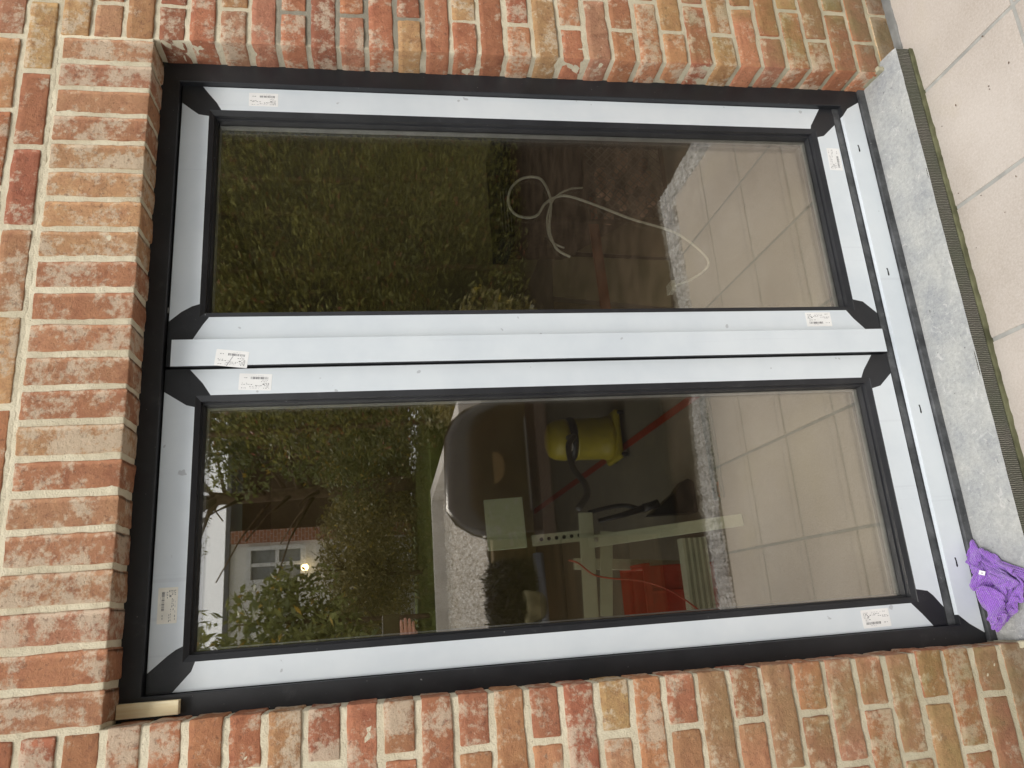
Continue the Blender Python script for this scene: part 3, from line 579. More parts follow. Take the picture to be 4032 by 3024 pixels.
    617, 649, 261, 632, 654, 227, 651, 631, 213, 633, 626, 164, 646, 609, 209, 622, 594, 169, 634, 581, 215, 624, 538, 244, 592, 512, 219, 600, 476, 262, 579, 436, 256, 608, 418, 297, 606, 376, 339, 579, 357, 343, 580, 325, 338, 561, 329, 304,
    560, 357, 316, 556, 381, 300, 544, 386, 231, 556, 425, 233, 530, 433, 175, 512, 444, 114, 497, 421, 52, 490, 384, 90, 492, 410, 129, 498, 412, 179, 508, 401, 212, 494, 379, 238, 486, 365, 265, 465, 356, 240, 450, 347, 290, 439, 336, 222,
    416, 312, 215, 396, 337, 264, 371, 312, 254, 360, 319, 298, 516, 810, 72, 534, 798, 102, 513, 823, 144, 513, 837, 191, 522, 814, 231, 516, 851, 246, 514, 847, 315, 519, 879, 319, 526, 879, 369, 506, 856, 372, 524, 847, 409, 520, 817, 407,
    521, 792, 376, 539, 790, 310, 546, 752, 328, 559, 718, 322, 576, 682, 308, 591, 660, 274, 608, 667, 208, 622, 640, 194, 629, 625, 232, 615, 615, 186, 625, 598, 231, 602, 574, 202, 586, 537, 234, 585, 503, 279, 566, 464, 260, 587, 434, 315,
    578, 391, 312, 592, 373, 379, 588, 338, 388, 559, 325, 392, 554, 312, 346, 543, 344, 361, 529, 356, 331, 544, 358, 267, 538, 404, 273, 538, 440, 247, 507, 437, 185, 490, 435, 117, 470, 422, 71, 461, 394, 106, 467, 388, 155, 472, 411, 198,
    461, 383, 210, 457, 391, 266, 435, 369, 289, 436, 366, 222, 406, 354, 236, 384, 343, 187, 364, 339, 224, 337, 344, 258, 346, 316, 226, 503, 831, 109, 505, 797, 108, 519, 798, 164, 496, 816, 188, 499, 832, 231, 515, 821, 284, 503, 870, 282,
    494, 866, 342, 500, 891, 368, 499, 873, 408, 496, 841, 414, 510, 829, 370, 498, 802, 381, 520, 803, 328, 535, 769, 276, 561, 734, 273, 577, 707, 263, 583, 686, 227, 584, 663, 184, 601, 641, 171, 608, 639, 226, 612, 615, 230, 599, 588, 236,
    610, 565, 258, 568, 550, 251, 560, 507, 244, 570, 472, 305, 553, 420, 300, 575, 399, 367, 562, 359, 369, 575, 350, 429, 566, 312, 437, 549, 299, 394, 530, 325, 368, 536, 326, 318, 529, 339, 280, 520, 373, 256, 521, 416, 243, 518, 462, 216,
    493, 460, 154, 465, 445, 110, 443, 417, 89, 453, 415, 144, 437, 398, 179, 451, 413, 226, 436, 394, 234, 406, 384, 270, 410, 385, 212, 395, 366, 180, 365, 365, 201, 341, 342, 174, 318, 357, 222, 320, 329, 207, 483, 830, 86, 484, 820, 135,
    496, 787, 152, 494, 787, 202, 496, 802, 244, 492, 816, 286, 491, 849, 307, 487, 885, 308, 472, 894, 352, 478, 871, 376, 474, 852, 411, 479, 823, 392, 499, 820, 328, 497, 777, 340, 523, 753, 322, 541, 734, 285, 553, 687, 283, 566, 659, 261,
    587, 645, 230, 577, 631, 183, 591, 614, 195, 594, 630, 262, 614, 603, 271, 595, 579, 281, 595, 539, 298, 550, 517, 282, 541, 461, 275, 568, 439, 344, 551, 391, 338, 559, 376, 415, 550, 345, 404, 545, 331, 453, 532, 298, 439, 520, 301, 380,
    516, 316, 337, 506, 338, 298, 522, 380, 304, 497, 406, 254, 504, 453, 254, 483, 475, 190, 461, 449, 151, 435, 439, 122, 423, 412, 135, 437, 430, 184, 425, 420, 219, 436, 412, 267, 403, 405, 232, 382, 380, 242, 383, 392, 181, 363, 369, 153,
    337, 373, 182, 305, 364, 174, 295, 342, 193, 460, 823, 103, 483, 800, 83, 477, 782, 121, 467, 786, 178, 475, 807, 216, 482, 825, 247, 482, 850, 275, 467, 866, 302, 452, 885, 323, 450, 873, 376, 459, 836, 367, 489, 840, 349, 475, 801, 352,
    503, 794, 292, 514, 756, 262, 522, 712, 290, 547, 706, 237, 558, 678, 205, 567, 649, 216, 574, 625, 243, 571, 601, 203, 586, 608, 249, 599, 618, 297, 606, 589, 318, 572, 557, 293, 572, 509, 322, 539, 484, 307, 545, 447, 354, 561, 413, 383,
    539, 367, 376, 532, 358, 428, 529, 329, 411, 508, 323, 441, 500, 303, 409, 494, 315, 352, 506, 346, 340, 497, 371, 293, 511, 419, 296, 480, 448, 254, 471, 451, 208, 445, 473, 157, 428, 463, 106, 415, 442, 160, 402, 417, 186, 408, 434, 222,
    420, 434, 279, 413, 407, 287, 381, 410, 251, 367, 403, 214, 355, 396, 175, 333, 393, 142, 317, 372, 129, 300, 347, 135, 461, 838, 61, 460, 812, 56, 459, 785, 83, 461, 803, 129, 471, 819, 172, 478, 837, 201, 484, 861, 232, 462, 870, 261,
    441, 865, 294, 434, 853, 335, 463, 855, 336, 472, 832, 297, 468, 807, 312, 484, 769, 270, 496, 736, 295, 521, 720, 233, 529, 680, 267, 544, 649, 245, 553, 619, 206, 547, 620, 259, 564, 600, 252, 573, 580, 243, 580, 596, 287, 584, 612, 335,
    573, 573, 338, 551, 538, 324, 544, 496, 355, 518, 454, 324, 534, 418, 340, 541, 398, 405, 525, 377, 405, 522, 349, 378, 507, 354, 424, 505, 332, 387, 475, 331, 370, 481, 348, 318, 497, 391, 335, 480, 403, 286, 458, 433, 237, 448, 467, 215,
    430, 458, 178, 396, 467, 124, 396, 429, 132, 387, 443, 186, 383, 430, 230, 393, 435, 267, 401, 427, 313, 383, 395, 298, 354, 407, 255, 355, 382, 226, 330, 394, 206, 307, 393, 164, 292, 381, 140, 438, 856, 91, 437, 836, 61, 431, 804, 68,
    440, 784, 117, 440, 808, 157, 455, 841, 161, 452, 855, 212, 461, 839, 247, 439, 850, 252, 429, 837, 293, 443, 815, 322, 450, 824, 281, 470, 788, 250, 471, 742, 281, 497, 725, 229, 502, 690, 263, 519, 647, 233, 539, 635, 177, 530, 613, 223,
    545, 589, 215, 529, 589, 257, 545, 566, 245, 557, 576, 287, 562, 611, 293, 562, 603, 359, 544, 566, 331, 527, 520, 314, 518, 481, 359, 509, 436, 354, 536, 427, 399, 534, 389, 358, 520, 370, 351, 501, 364, 379, 480, 355, 409, 474, 364, 358,
    460, 380, 314, 473, 420, 328, 488, 447, 305, 442, 445, 264, 418, 457, 212, 402, 478, 181, 370, 463, 148, 359, 428, 141, 366, 423, 187, 358, 441, 226, 366, 442, 264, 379, 447, 306, 380, 417, 332, 353, 407, 301, 358, 373, 275, 332, 376, 248,
    307, 386, 224, 289, 386, 196, 421, 889, 80, 425, 866, 56, 410, 837, 61, 428, 825, 105, 409, 791, 118, 419, 825, 149, 424, 840, 193, 448, 821, 200, 451, 801, 227, 424, 817, 246, 418, 795, 287, 440, 778, 252, 448, 749, 266, 470, 729, 218,
    473, 693, 243, 498, 656, 219, 520, 643, 164, 512, 607, 190, 530, 583, 181, 502, 585, 225, 519, 554, 211, 506, 564, 255, 531, 552, 282, 535, 584, 303, 544, 624, 312, 535, 598, 371, 525, 549, 363, 501, 508, 335, 490, 465, 360, 517, 451, 397,
    523, 409, 418, 508, 408, 366, 503, 390, 407, 483, 394, 373, 457, 386, 392, 448, 403, 344, 444, 438, 307, 465, 474, 286, 430, 479, 242, 390, 460, 242, 363, 477, 188, 345, 447, 192, 327, 438, 156, 333, 419, 191, 332, 420, 241, 332, 445, 263,
    347, 432, 301, 361, 449, 340, 363, 416, 369, 362, 385, 336, 337, 369, 310, 329, 401, 278, 306, 394, 263, 399, 919, 39, 402, 906, 75, 392, 870, 53, 408, 856, 106, 396, 824, 103, 387, 803, 142, 397, 818, 193, 416, 808, 172, 417, 796, 212,
    434, 776, 203, 407, 763, 236, 425, 746, 253, 445, 734, 203, 453, 694, 222, 484, 690, 183, 498, 653, 151, 491, 616, 189, 506, 590, 136, 508, 547, 158, 486, 563, 180, 473, 560, 217, 496, 531, 220, 500, 531, 268, 502, 560, 297, 518, 600, 288,
    526, 635, 336, 517, 588, 335, 498, 546, 338, 478, 505, 357, 501, 481, 401, 512, 453, 440, 495, 429, 444, 486, 429, 401, 457, 418, 414, 469, 436, 363, 437, 441, 358, 454, 476, 322, 427, 504, 273, 391, 480, 265, 364, 493, 221, 339, 464, 229,
    315, 464, 181, 300, 437, 202, 295, 414, 177, 291, 414, 234, 300, 436, 252, 311, 429, 297, 327, 456, 314, 340, 451, 370, 335, 414, 346, 338, 385, 373, 311, 379, 336, 316, 402, 316, 376, 948, 34, 375, 920, 31, 375, 892, 59, 392, 886, 107,
    388, 859, 133, 383, 833, 157, 372, 812, 190, 386, 788, 177, 416, 773, 157, 397, 770, 206, 417, 748, 183, 404, 727, 219, 426, 698, 198, 456, 701, 163, 479, 665, 137, 476, 633, 169, 483, 600, 122, 481, 558, 129, 488, 527, 127, 483, 518, 180,
    461, 532, 174, 454, 541, 216, 473, 518, 250, 480, 553, 269, 488, 587, 285, 508, 630, 276, 504, 620, 351, 504, 574, 384, 501, 528, 394, 479, 504, 405, 495, 488, 447, 482, 465, 465, 465, 438, 464, 475, 456, 418, 462, 474, 387, 446, 490, 352,
    417, 469, 313, 400, 512, 302, 366, 513, 244, 331, 485, 253, 304, 484, 207, 287, 458, 237, 276, 452, 176, 257, 430, 170, 261, 409, 205, 262, 431, 241, 279, 421, 288, 292, 452, 296, 306, 461, 345, 316, 433, 356, 334, 428, 403, 312, 408, 385,
    301, 382, 377, 360, 968, 68, 355, 943, 55, 374, 926, 88, 365, 899, 111, 372, 869, 94, 364, 846, 128, 357, 820, 156, 359, 788, 177, 371, 764, 172, 392, 763, 132, 390, 737, 178, 407, 713, 166, 440, 717, 142, 451, 674, 129, 455, 647, 164,
    459, 607, 130, 467, 576, 170, 454, 552, 117, 456, 512, 114, 462, 499, 158, 454, 505, 211, 435, 526, 192, 447, 522, 249, 455, 544, 276, 469, 576, 247, 489, 616, 241, 482, 632, 319, 492, 582, 331, 481, 546, 377, 477, 532, 429, 467, 504, 455,
    467, 480, 430, 449, 474, 459, 444, 444, 430, 438, 458, 393, 414, 472, 355, 395, 500, 340, 369, 492, 296, 339, 521, 273, 311, 508, 225, 282, 485, 250, 257, 463, 238, 238, 458, 184, 245, 434, 213, 224, 417, 192, 237, 407, 231, 252, 412, 280,
    263, 448, 285, 274, 457, 331, 290, 441, 364, 309, 452, 395, 311, 425, 432, 293, 414, 403, 336, 977, 40, 336, 964, 92, 347, 930, 102, 353, 906, 58, 344, 878, 115, 362, 843, 75, 368, 815, 114, 358, 790, 133, 351, 762, 148, 365, 739, 158,
    391, 739, 115, 420, 731, 113, 416, 691, 141, 432, 673, 98, 441, 635, 120, 454, 607, 190, 443, 587, 138, 442, 548, 166, 440, 523, 145, 431, 494, 145, 428, 496, 194, 424, 506, 233, 430, 543, 229, 428, 542, 281, 453, 584, 277, 464, 617, 227,
    466, 603, 302, 481, 598, 371, 460, 561, 340, 459, 526, 374, 452, 523, 435, 454, 500, 401, 443, 477, 414, 424, 460, 432, 413, 443, 393, 400, 480, 382, 374, 472, 335, 348, 515, 320, 314, 500, 284, 286, 516, 246, 265, 505, 208, 245, 475, 203,
    229, 461, 237, 213, 442, 192, 220, 433, 237, 201, 409, 224, 221, 409, 268, 233, 441, 275, 245, 454, 316, 270, 431, 343, 277, 461, 385, 298, 459, 433, 289, 430, 446, 310, 973, 35, 329, 948, 40, 322, 936, 98, 328, 900, 53, 341, 863, 58,
    343, 838, 112, 361, 807, 71, 379, 788, 94, 371, 760, 111, 355, 737, 114, 376, 718, 125, 400, 717, 93, 409, 690, 98, 409, 652, 115, 432, 654, 156, 431, 609, 156, 445, 575, 196, 434, 560, 122, 419, 537, 144, 410, 508, 124, 417, 515, 176,
    394, 510, 213, 411, 529, 239, 412, 555, 258, 440, 570, 237, 443, 624, 247, 457, 635, 322, 465, 618, 397, 472, 567, 403, 438, 546, 372, 433, 520, 388, 443, 503, 435, 425, 494, 389, 412, 478, 415, 394, 453, 423, 376, 461, 386, 373, 501, 371,
    337, 484, 335, 298, 513, 323, 270, 508, 274, 241, 506, 227, 219, 487, 224, 215, 472, 187, 204, 463, 231, 192, 441, 215, 191, 429, 258, 196, 406, 286, 227, 405, 306, 244, 421, 330, 250, 448, 372, 272, 433, 409, 267, 466, 431, 282, 456, 460,
    284, 965, 37, 300, 960, 79, 308, 922, 49, 319, 901, 106, 318, 858, 109, 330, 825, 62, 336, 800, 109, 352, 772, 96, 366, 758, 61, 376, 731, 70, 359, 712, 95, 382, 697, 85, 389, 696, 132, 389, 665, 134, 409, 644, 180, 441, 629, 204,
    424, 590, 204, 417, 565, 167, 409, 555, 110, 395, 533, 126, 385, 513, 160, 403, 539, 179, 389, 542, 225, 417, 557, 205, 418, 586, 249, 423, 620, 264, 444, 601, 308, 442, 615, 387, 451, 581, 377, 443, 549, 421, 414, 538, 399, 404, 510, 411,
    419, 504, 463, 421, 480, 451, 399, 482, 447, 386, 494, 411, 353, 477, 379, 327, 507, 361, 302, 480, 316, 269, 480, 289, 244, 485, 250, 218, 509, 244, 193, 496, 197, 179, 469, 201, 175, 453, 248, 210, 455, 265, 190, 433, 303, 220, 432, 308,
    221, 413, 350, 248, 414, 384, 247, 448, 419, 263, 436, 460, 261, 460, 470, 271, 948, 79, 286, 935, 39, 290, 919, 92, 293, 875, 104, 309, 847, 55, 312, 818, 105, 317, 779, 101, 335, 769, 50, 338, 745, 86, 349, 734, 35, 353, 706, 46,
    359, 682, 72, 366, 684, 120, 372, 682, 172, 408, 676, 172, 429, 658, 213, 420, 616, 219, 411, 597, 164, 394, 574, 156, 385, 560, 115, 369, 539, 138, 371, 535, 190, 389, 562, 192, 393, 573, 239, 400, 605, 232, 415, 598, 296, 428, 627, 334,
    428, 591, 359, 445, 586, 434, 416, 559, 431, 426, 530, 452, 391, 525, 440, 395, 502, 466, 422, 486, 493, 408, 460, 468, 374, 476, 432, 363, 509, 411, 322, 478, 383, 290, 493, 353, 258, 480, 326, 238, 500, 285, 220, 481, 277, 193, 504, 255,
    170, 492, 241, 191, 478, 261, 180, 458, 294, 215, 460, 305, 201, 437, 343, 230, 436, 365, 224, 417, 405, 242, 422, 445, 236, 460, 469, 248, 437, 490, 264, 917, 104, 256, 914, 47, 273, 884, 71, 285, 854, 40, 285, 828, 100, 292, 788, 95,
    308, 769, 38, 309, 750, 85, 308, 731, 46, 326, 716, 86, 311, 700, 35, 323, 678, 57, 335, 693, 100, 351, 707, 137, 381, 710, 173, 403, 688, 210, 418, 655, 252, 401, 629, 207, 384, 605, 188, 386, 600, 135, 364, 586, 153, 357, 572, 190,
    368, 567, 235, 375, 600, 230, 388, 598, 281, 411, 635, 312, 404, 600, 338, 407, 579, 399, 419, 586, 468, 427, 555, 481, 399, 543, 477, 414, 519, 485, 388, 519, 516, 386, 494, 506, 405, 473, 511, 389, 476, 481, 356, 498, 456, 329, 512, 403,
    300, 482, 408, 267, 488, 376, 259, 508, 322, 229, 488, 317, 209, 507, 290, 176, 513, 284, 171, 486, 300, 200, 485, 305, 190, 460, 337, 223, 460, 346, 204, 440, 388, 226, 444, 423, 213, 417, 481, 207, 459, 502, 225, 440, 506, 228, 898, 76,
    243, 876, 89, 252, 851, 39, 258, 830, 96, 270, 805, 43, 274, 768, 36, 280, 757, 83, 271, 726, 57, 287, 732, 107, 275, 704, 88, 302, 704, 131, 287, 680, 87, 302, 659, 107, 322, 681, 145, 337, 716, 176, 370, 724, 211, 399, 703, 249,
    393, 663, 262, 372, 643, 233, 379, 643, 177, 351, 631, 170, 351, 619, 217, 346, 602, 254, 364, 612, 291, 390, 647, 294, 380, 607, 334, 382, 591, 399, 400, 605, 460, 382, 569, 482, 394, 547, 534, 426, 550, 535, 410, 528, 567, 439, 525, 529,
    424, 499, 530, 393, 500, 549, 379, 473, 534, 369, 463, 471, 344, 470, 429, 318, 509, 442, 282, 503, 407, 272, 524, 360, 244, 526, 339, 213, 506, 337, 202, 528, 319, 186, 511, 344, 183, 488, 356, 212, 481, 347, 194, 459, 380, 220, 470, 428,
    193, 441, 439, 186, 427, 481, 187, 430, 543, 192, 452, 553, 206, 855, 83, 219, 852, 38, 224, 826, 72, 241, 808, 31, 245, 766, 35, 260, 776, 83, 244, 741, 64, 251, 741, 113, 250, 720, 140, 259, 719, 175, 279, 702, 167, 295, 685, 175,
    262, 678, 145, 284, 646, 157, 314, 667, 189, 324, 703, 217, 351, 724, 250, 384, 716, 289, 366, 690, 292, 368, 688, 228, 346, 674, 207, 343, 656, 253, 335, 642, 294, 370, 653, 292, 353, 627, 343, 355, 605, 400, 377, 621, 461, 368, 589, 509,
    402, 592, 542, 398, 571, 594, 431, 579, 575, 419, 553, 601, 437, 535, 598, 455, 515, 573, 423, 506, 579, 413, 478, 563, 395, 443, 524, 355, 442, 475, 321, 472, 453, 304, 509, 475, 286, 529, 432, 256, 534, 400, 246, 503, 375, 225, 529, 376,
    202, 528, 400, 220, 500, 386, 191, 499, 400, 191, 479, 407, 169, 464, 436, 159, 457, 492, 178, 471, 544, 152, 441, 565, 171, 451, 602, 181, 824, 39, 194, 823, 77, 205, 804, 31, 218, 772, 36, 236, 791, 73, 228, 759, 92, 251, 771, 137,
    272, 765, 125, 276, 754, 163, 296, 743, 141, 307, 736, 175, 302, 718, 211, 281, 695, 219, 250, 672, 192, 272, 646, 203, 304, 659, 234, 311, 695, 260, 330, 727, 288, 356, 730, 331, 339, 705, 301, 326, 683, 280, 347, 688, 330, 361, 676, 361,
    337, 650, 362, 361, 645, 415, 336, 620, 463, 351, 609, 531, 390, 617, 552, 391, 597, 616, 423, 605, 608, 433, 585, 638, 460, 581, 618, 451, 562, 654, 469, 549, 624, 457, 514, 626, 438, 484, 615, 408, 457, 591, 373, 440, 541, 350, 472, 499,
    320, 488, 502, 291, 483, 459, 270, 521, 464, 258, 499, 426, 241, 524, 443, 234, 495, 437, 212, 513, 452, 202, 486, 461, 176, 507, 454, 169, 485, 500, 130, 474, 529, 141, 485, 597, 138, 462, 642, 128, 447, 593, 182, 783, 29, 174, 798, 61,
    199, 782, 75, 217, 805, 96, 212, 779, 115, 245, 799, 112, 273, 793, 124, 276, 787, 167, 302, 791, 143, 322, 775, 148, 309, 776, 187, 286, 770, 196, 272, 739, 207, 256, 716, 216, 250, 685, 238, 266, 641, 246, 295, 653, 278, 301, 685, 306,
    310, 716, 331, 330, 718, 367, 314, 692, 364, 318, 665, 354, 326, 680, 406, 346, 675, 435, 336, 646, 478, 342, 637, 538, 377, 640, 556, 379, 621, 614, 413, 628, 634, 428, 610, 673, 460, 618, 662, 481, 598, 664, 466, 588, 693, 478, 563, 663,
    472, 528, 667, 438, 506, 660, 408, 483, 619, 375, 463, 588, 346, 443, 544, 331, 451, 497, 302, 470, 510, 286, 496, 504, 267, 485, 472, 252, 507, 483, 231, 515, 504, 224, 486, 486, 204, 513, 500, 171, 517, 520, 136, 509, 522, 124, 500, 586,
    107, 472, 600, 114, 479, 653, 98, 452, 639, 157, 767, 46, 186, 759, 51, 174, 786, 101, 197, 806, 124, 228, 811, 133, 257, 804, 157, 274, 826, 137, 305, 822, 150, 314, 810, 188, 336, 806, 170, 336, 782, 196, 301, 787, 218, 307, 756, 224,
    287, 742, 238, 270, 712, 245, 271, 678, 263, 259, 645, 286, 289, 650, 322, 290, 682, 345, 287, 712, 367, 308, 710, 406, 301, 684, 396, 299, 658, 428, 314, 662, 465, 334, 679, 512, 360, 666, 549, 364, 649, 606, 402, 644, 639, 415, 633, 689,
    450, 639, 684, 461, 614, 720, 488, 620, 713, 491, 585, 714, 483, 559, 709, 457, 548, 692, 445, 539, 654, 423, 517, 617, 394, 497, 592, 359, 476, 553, 325, 461, 535, 305, 442, 486, 278, 464, 497, 269, 482, 528, 246, 478, 496, 249, 499, 539,
    218, 504, 540, 190, 493, 537, 174, 526, 568, 132, 530, 570, 96, 513, 575, 80, 484, 605, 77, 481, 665, 80, 457, 683, 155, 739, 58, 162, 755, 96, 191, 765, 115, 190, 789, 160, 214, 815, 172, 250, 831, 169, 286, 820, 185, 298, 844, 189,
    328, 847, 199, 347, 830, 215, 352, 800, 225, 317, 806, 223, 327, 768, 233, 306, 755, 266, 281, 727, 279, 263, 709, 286, 245, 667, 289, 258, 644, 335, 290, 648, 370, 280, 682, 385, 273, 705, 403, 296, 708, 440, 300, 684, 461, 293, 659, 499,
    320, 650, 535, 344, 679, 582, 378, 683, 618, 407, 675, 662, 436, 658, 706, 440, 637, 729, 471, 640, 750, 483, 616, 779, 491, 596, 758, 477, 567, 753, 453, 545, 744, 430, 530, 699, 411, 534, 641, 384, 500, 634, 349, 483, 602, 329, 453, 584,
    314, 433, 538, 283, 429, 505, 273, 451, 535, 249, 466, 538, 226, 474, 529, 226, 487, 579, 200, 508, 585, 162, 500, 579, 132, 526, 624, 93, 518, 629, 62, 508, 619, 52, 473, 641, 56, 478, 694, 180, 737, 33, 173, 730, 78, 180, 740, 126,
    197, 764, 169, 213, 795, 205, 242, 822, 212, 270, 838, 208, 299, 821, 219, 312, 845, 236, 336, 847, 268, 350, 820, 279, 327, 818, 256, 338, 785, 263, 331, 753, 279, 311, 729, 259, 286, 695, 287, 255, 693, 315, 271, 673, 319, 266, 664, 361,
    273, 654, 406, 278, 678, 429, 265, 700, 448, 290, 707, 487, 307, 684, 513, 307, 666, 573, 331, 660, 606, 362, 668, 652, 390, 674, 691, 413, 666, 731, 434, 657, 768, 455, 644, 796, 452, 607, 801, 461, 585, 785, 462, 591, 736, 451, 566, 715,
    416, 550, 712, 390, 527, 673, 379, 523, 581, 350, 502, 548, 321, 477, 573, 301, 457, 552, 292, 432, 558, 265, 419, 538, 252, 440, 529, 229, 451, 540, 212, 465, 561, 188, 478, 580, 176, 507, 627, 138, 499, 636, 101, 504, 666, 68, 505, 668,
    38, 500, 653, 30, 476, 677, 174, 711, 35, 197, 716, 51, 198, 742, 79, 208, 749, 125, 223, 784, 167, 242, 799, 185, 276, 802, 206, 280, 832, 249, 302, 821, 261, 304, 842, 296, 319, 824, 307, 327, 798, 304, 316, 778, 264, 323, 770, 312,
    300, 738, 322, 286, 714, 313, 258, 704, 358, 243, 672, 341, 257, 687, 390, 247, 678, 419, 260, 665, 447, 273, 674, 480, 265, 705, 484, 282, 694, 524, 303, 697, 569, 322, 687, 615, 342, 681, 672, 365, 672, 714, 388, 660, 747, 409, 647, 779,
    425, 626, 798, 442, 620, 763, 440, 605, 733, 431, 578, 742, 435, 587, 687, 423, 559, 661, 388, 549, 613, 358, 516, 625, 334, 510, 575, 301, 488, 541, 291, 473, 589, 276, 447, 576, 276, 419, 589, 255, 435, 580, 234, 423, 548, 225, 450, 588,
    205, 470, 615, 171, 474, 624, 153, 507, 667, 119, 523, 680, 86, 530, 681, 50, 527, 679, 34, 504, 699, 200, 689, 35, 173, 691, 60, 190, 711, 108, 221, 730, 84, 231, 749, 126, 228, 771, 190, 241, 795, 220, 261, 815, 238, 283, 804, 249,
    275, 824, 288, 291, 809, 306, 298, 796, 262, 302, 791, 316, 285, 764, 334, 261, 735, 292, 250, 718, 330, 226, 709, 354, 223, 686, 380, 243, 651, 381, 226, 668, 425, 247, 640, 425, 248, 649, 475, 238, 688, 467, 248, 700, 520, 269, 694, 564,
    290, 682, 613, 312, 670, 660, 343, 649, 693, 376, 649, 696, 399, 637, 719, 397, 623, 783, 420, 626, 742, 417, 597, 765, 419, 597, 704, 402, 573, 698, 387, 572, 635, 358, 537, 648, 329, 531, 597, 303, 496, 610, 275, 497, 559, 253, 466, 579,
    273, 462, 625, 279, 432, 638, 257, 417, 624, 233, 430, 617, 225, 416, 578, 202, 439, 589, 192, 454, 642, 168, 481, 684, 133, 492, 687, 103, 513, 713, 74, 523, 724, 50, 522, 729, 220, 655, 40, 191, 664, 32, 181, 666, 86, 209, 690, 77,
    228, 716, 117, 216, 746, 166, 250, 753, 163, 264, 771, 202, 260, 787, 247, 250, 802, 283, 267, 778, 274, 282, 770, 240, 285, 760, 281, 247, 760, 309, 229, 729, 313, 229, 687, 295, 205, 671, 348, 223, 644, 346, 204, 657, 391, 224, 627, 395,
    205, 643, 429, 230, 623, 458, 224, 657, 466, 217, 677, 497, 257, 670, 511, 280, 669, 554, 287, 655, 616, 320, 647, 637, 356, 642, 642, 373, 622, 665, 376, 626, 724, 371, 604, 751, 394, 614, 705, 369, 582, 706, 369, 588, 651, 346, 556, 672,
    320, 548, 614, 294, 515, 636, 264, 515, 587, 258, 481, 633, 227, 460, 631, 245, 444, 653, 261, 448, 699, 261, 416, 697, 236, 413, 670, 232, 394, 621, 205, 400, 581, 186, 424, 603, 171, 442, 651, 151, 463, 692, 113, 473, 697, 91, 488, 735,
    73, 497, 713, 245, 613, 58, 226, 626, 33, 193, 624, 34, 205, 645, 87, 234, 675, 82, 237, 698, 141, 207, 716, 155, 242, 732, 192, 229, 750, 213, 217, 772, 243, 231, 754, 253, 248, 743, 228, 249, 722, 263, 208, 731, 281, 210, 695, 282,
    187, 673, 313, 207, 634, 314, 185, 650, 354, 172, 627, 396, 191, 601, 393, 201, 591, 433, 177, 619, 442, 199, 610, 485, 188, 644, 467, 211, 646, 516, 234, 675, 543, 260, 648, 537, 295, 638, 559, 325, 625, 585, 340, 607, 625, 340, 621, 677,
    333, 627, 722, 337, 599, 719, 327, 598, 664, 323, 570, 686, 303, 566, 634, 280, 534, 661, 244, 526, 613, 246, 498, 668, 213, 474, 656, 216, 455, 701, 211, 423, 695, 225, 437, 735, 243, 437, 775, 232, 411, 745, 231, 387, 702, 210, 390, 652,
    188, 387, 596, 163, 419, 588, 152, 428, 654, 138, 441, 706, 116, 453, 740, 91, 460, 735, 254, 559, 65, 246, 589, 76, 225, 583, 31, 196, 591, 56, 224, 618, 90, 234, 649, 128, 208, 685, 122, 224, 685, 177, 212, 722, 194, 189, 738, 187,
    193, 736, 234, 213, 708, 228, 217, 681, 234, 181, 705, 248, 168, 668, 286, 192, 631, 276, 161, 638, 329, 170, 602, 340, 157, 582, 387, 150, 586, 439, 164, 560, 438, 165, 578, 477, 142, 604, 467, 166, 608, 515, 162, 644, 498, 189, 669, 524,
    217, 656, 570, 246, 623, 553, 269, 635, 591, 287, 606, 604, 299, 626, 633, 292, 636, 674, 294, 612, 697, 287, 588, 701, 277, 579, 655, 260, 551, 687, 229, 544, 637, 230, 514, 696, 196, 488, 693, 208, 466, 753, 178, 447, 731, 175, 417, 744,
    193, 419, 783, 201, 438, 813, 221, 417, 824, 224, 387, 784, 205, 392, 731, 186, 389, 674, 166, 381, 606, 140, 410, 581, 125, 428, 631, 117, 420, 682, 116, 424, 728, 259, 520, 135, 257, 546, 106, 230, 561, 110, 226, 547, 47, 208, 578, 90,
    224, 597, 134, 212, 630, 160, 198, 650, 127, 207, 661, 187, 191, 694, 160, 167, 701, 188, 180, 678, 189, 163, 666, 229, 195, 651, 229, 171, 617, 246, 140, 627, 298, 143, 591, 320, 125, 596, 389, 124, 550, 404, 108, 570, 451, 121, 542, 460,
    130, 538, 499, 120, 566, 498, 116, 598, 501, 139, 617, 540, 140, 653, 526, 169, 669, 565, 196, 637, 554, 217, 635, 595, 242, 604, 584, 241, 624, 630, 253, 616, 657, 261, 588, 625, 239, 589, 677, 237, 573, 708, 217, 555, 680, 214, 531, 724,
    189, 503, 722, 196, 485, 789, 166, 454, 783, 160, 421, 811, 141, 401, 789, 164, 392, 810, 170, 410, 850, 188, 427, 872, 211, 398, 855, 196, 398, 810, 180, 393, 747, 162, 392, 690, 147, 396, 633, 120, 394, 598, 97, 424, 615, 96, 430, 666,
    275, 535, 217, 256, 523, 178, 243, 553, 156, 232, 528, 121, 207, 526, 71, 207, 556, 116, 195, 580, 149, 199, 611, 114, 187, 622, 152, 174, 649, 151, 153, 663, 145, 151, 650, 183, 178, 628, 195, 147, 634, 222, 123, 631, 269, 124, 593, 291,
    107, 591, 347, 103, 567, 383, 80, 553, 434, 89, 525, 454, 77, 554, 479, 90, 524, 498, 97, 533, 537, 86, 566, 512, 114, 580, 543, 108, 622, 538, 130, 652, 568, 168, 658, 602, 178, 624, 582, 198, 603, 587, 207, 616, 629, 216, 600, 664,
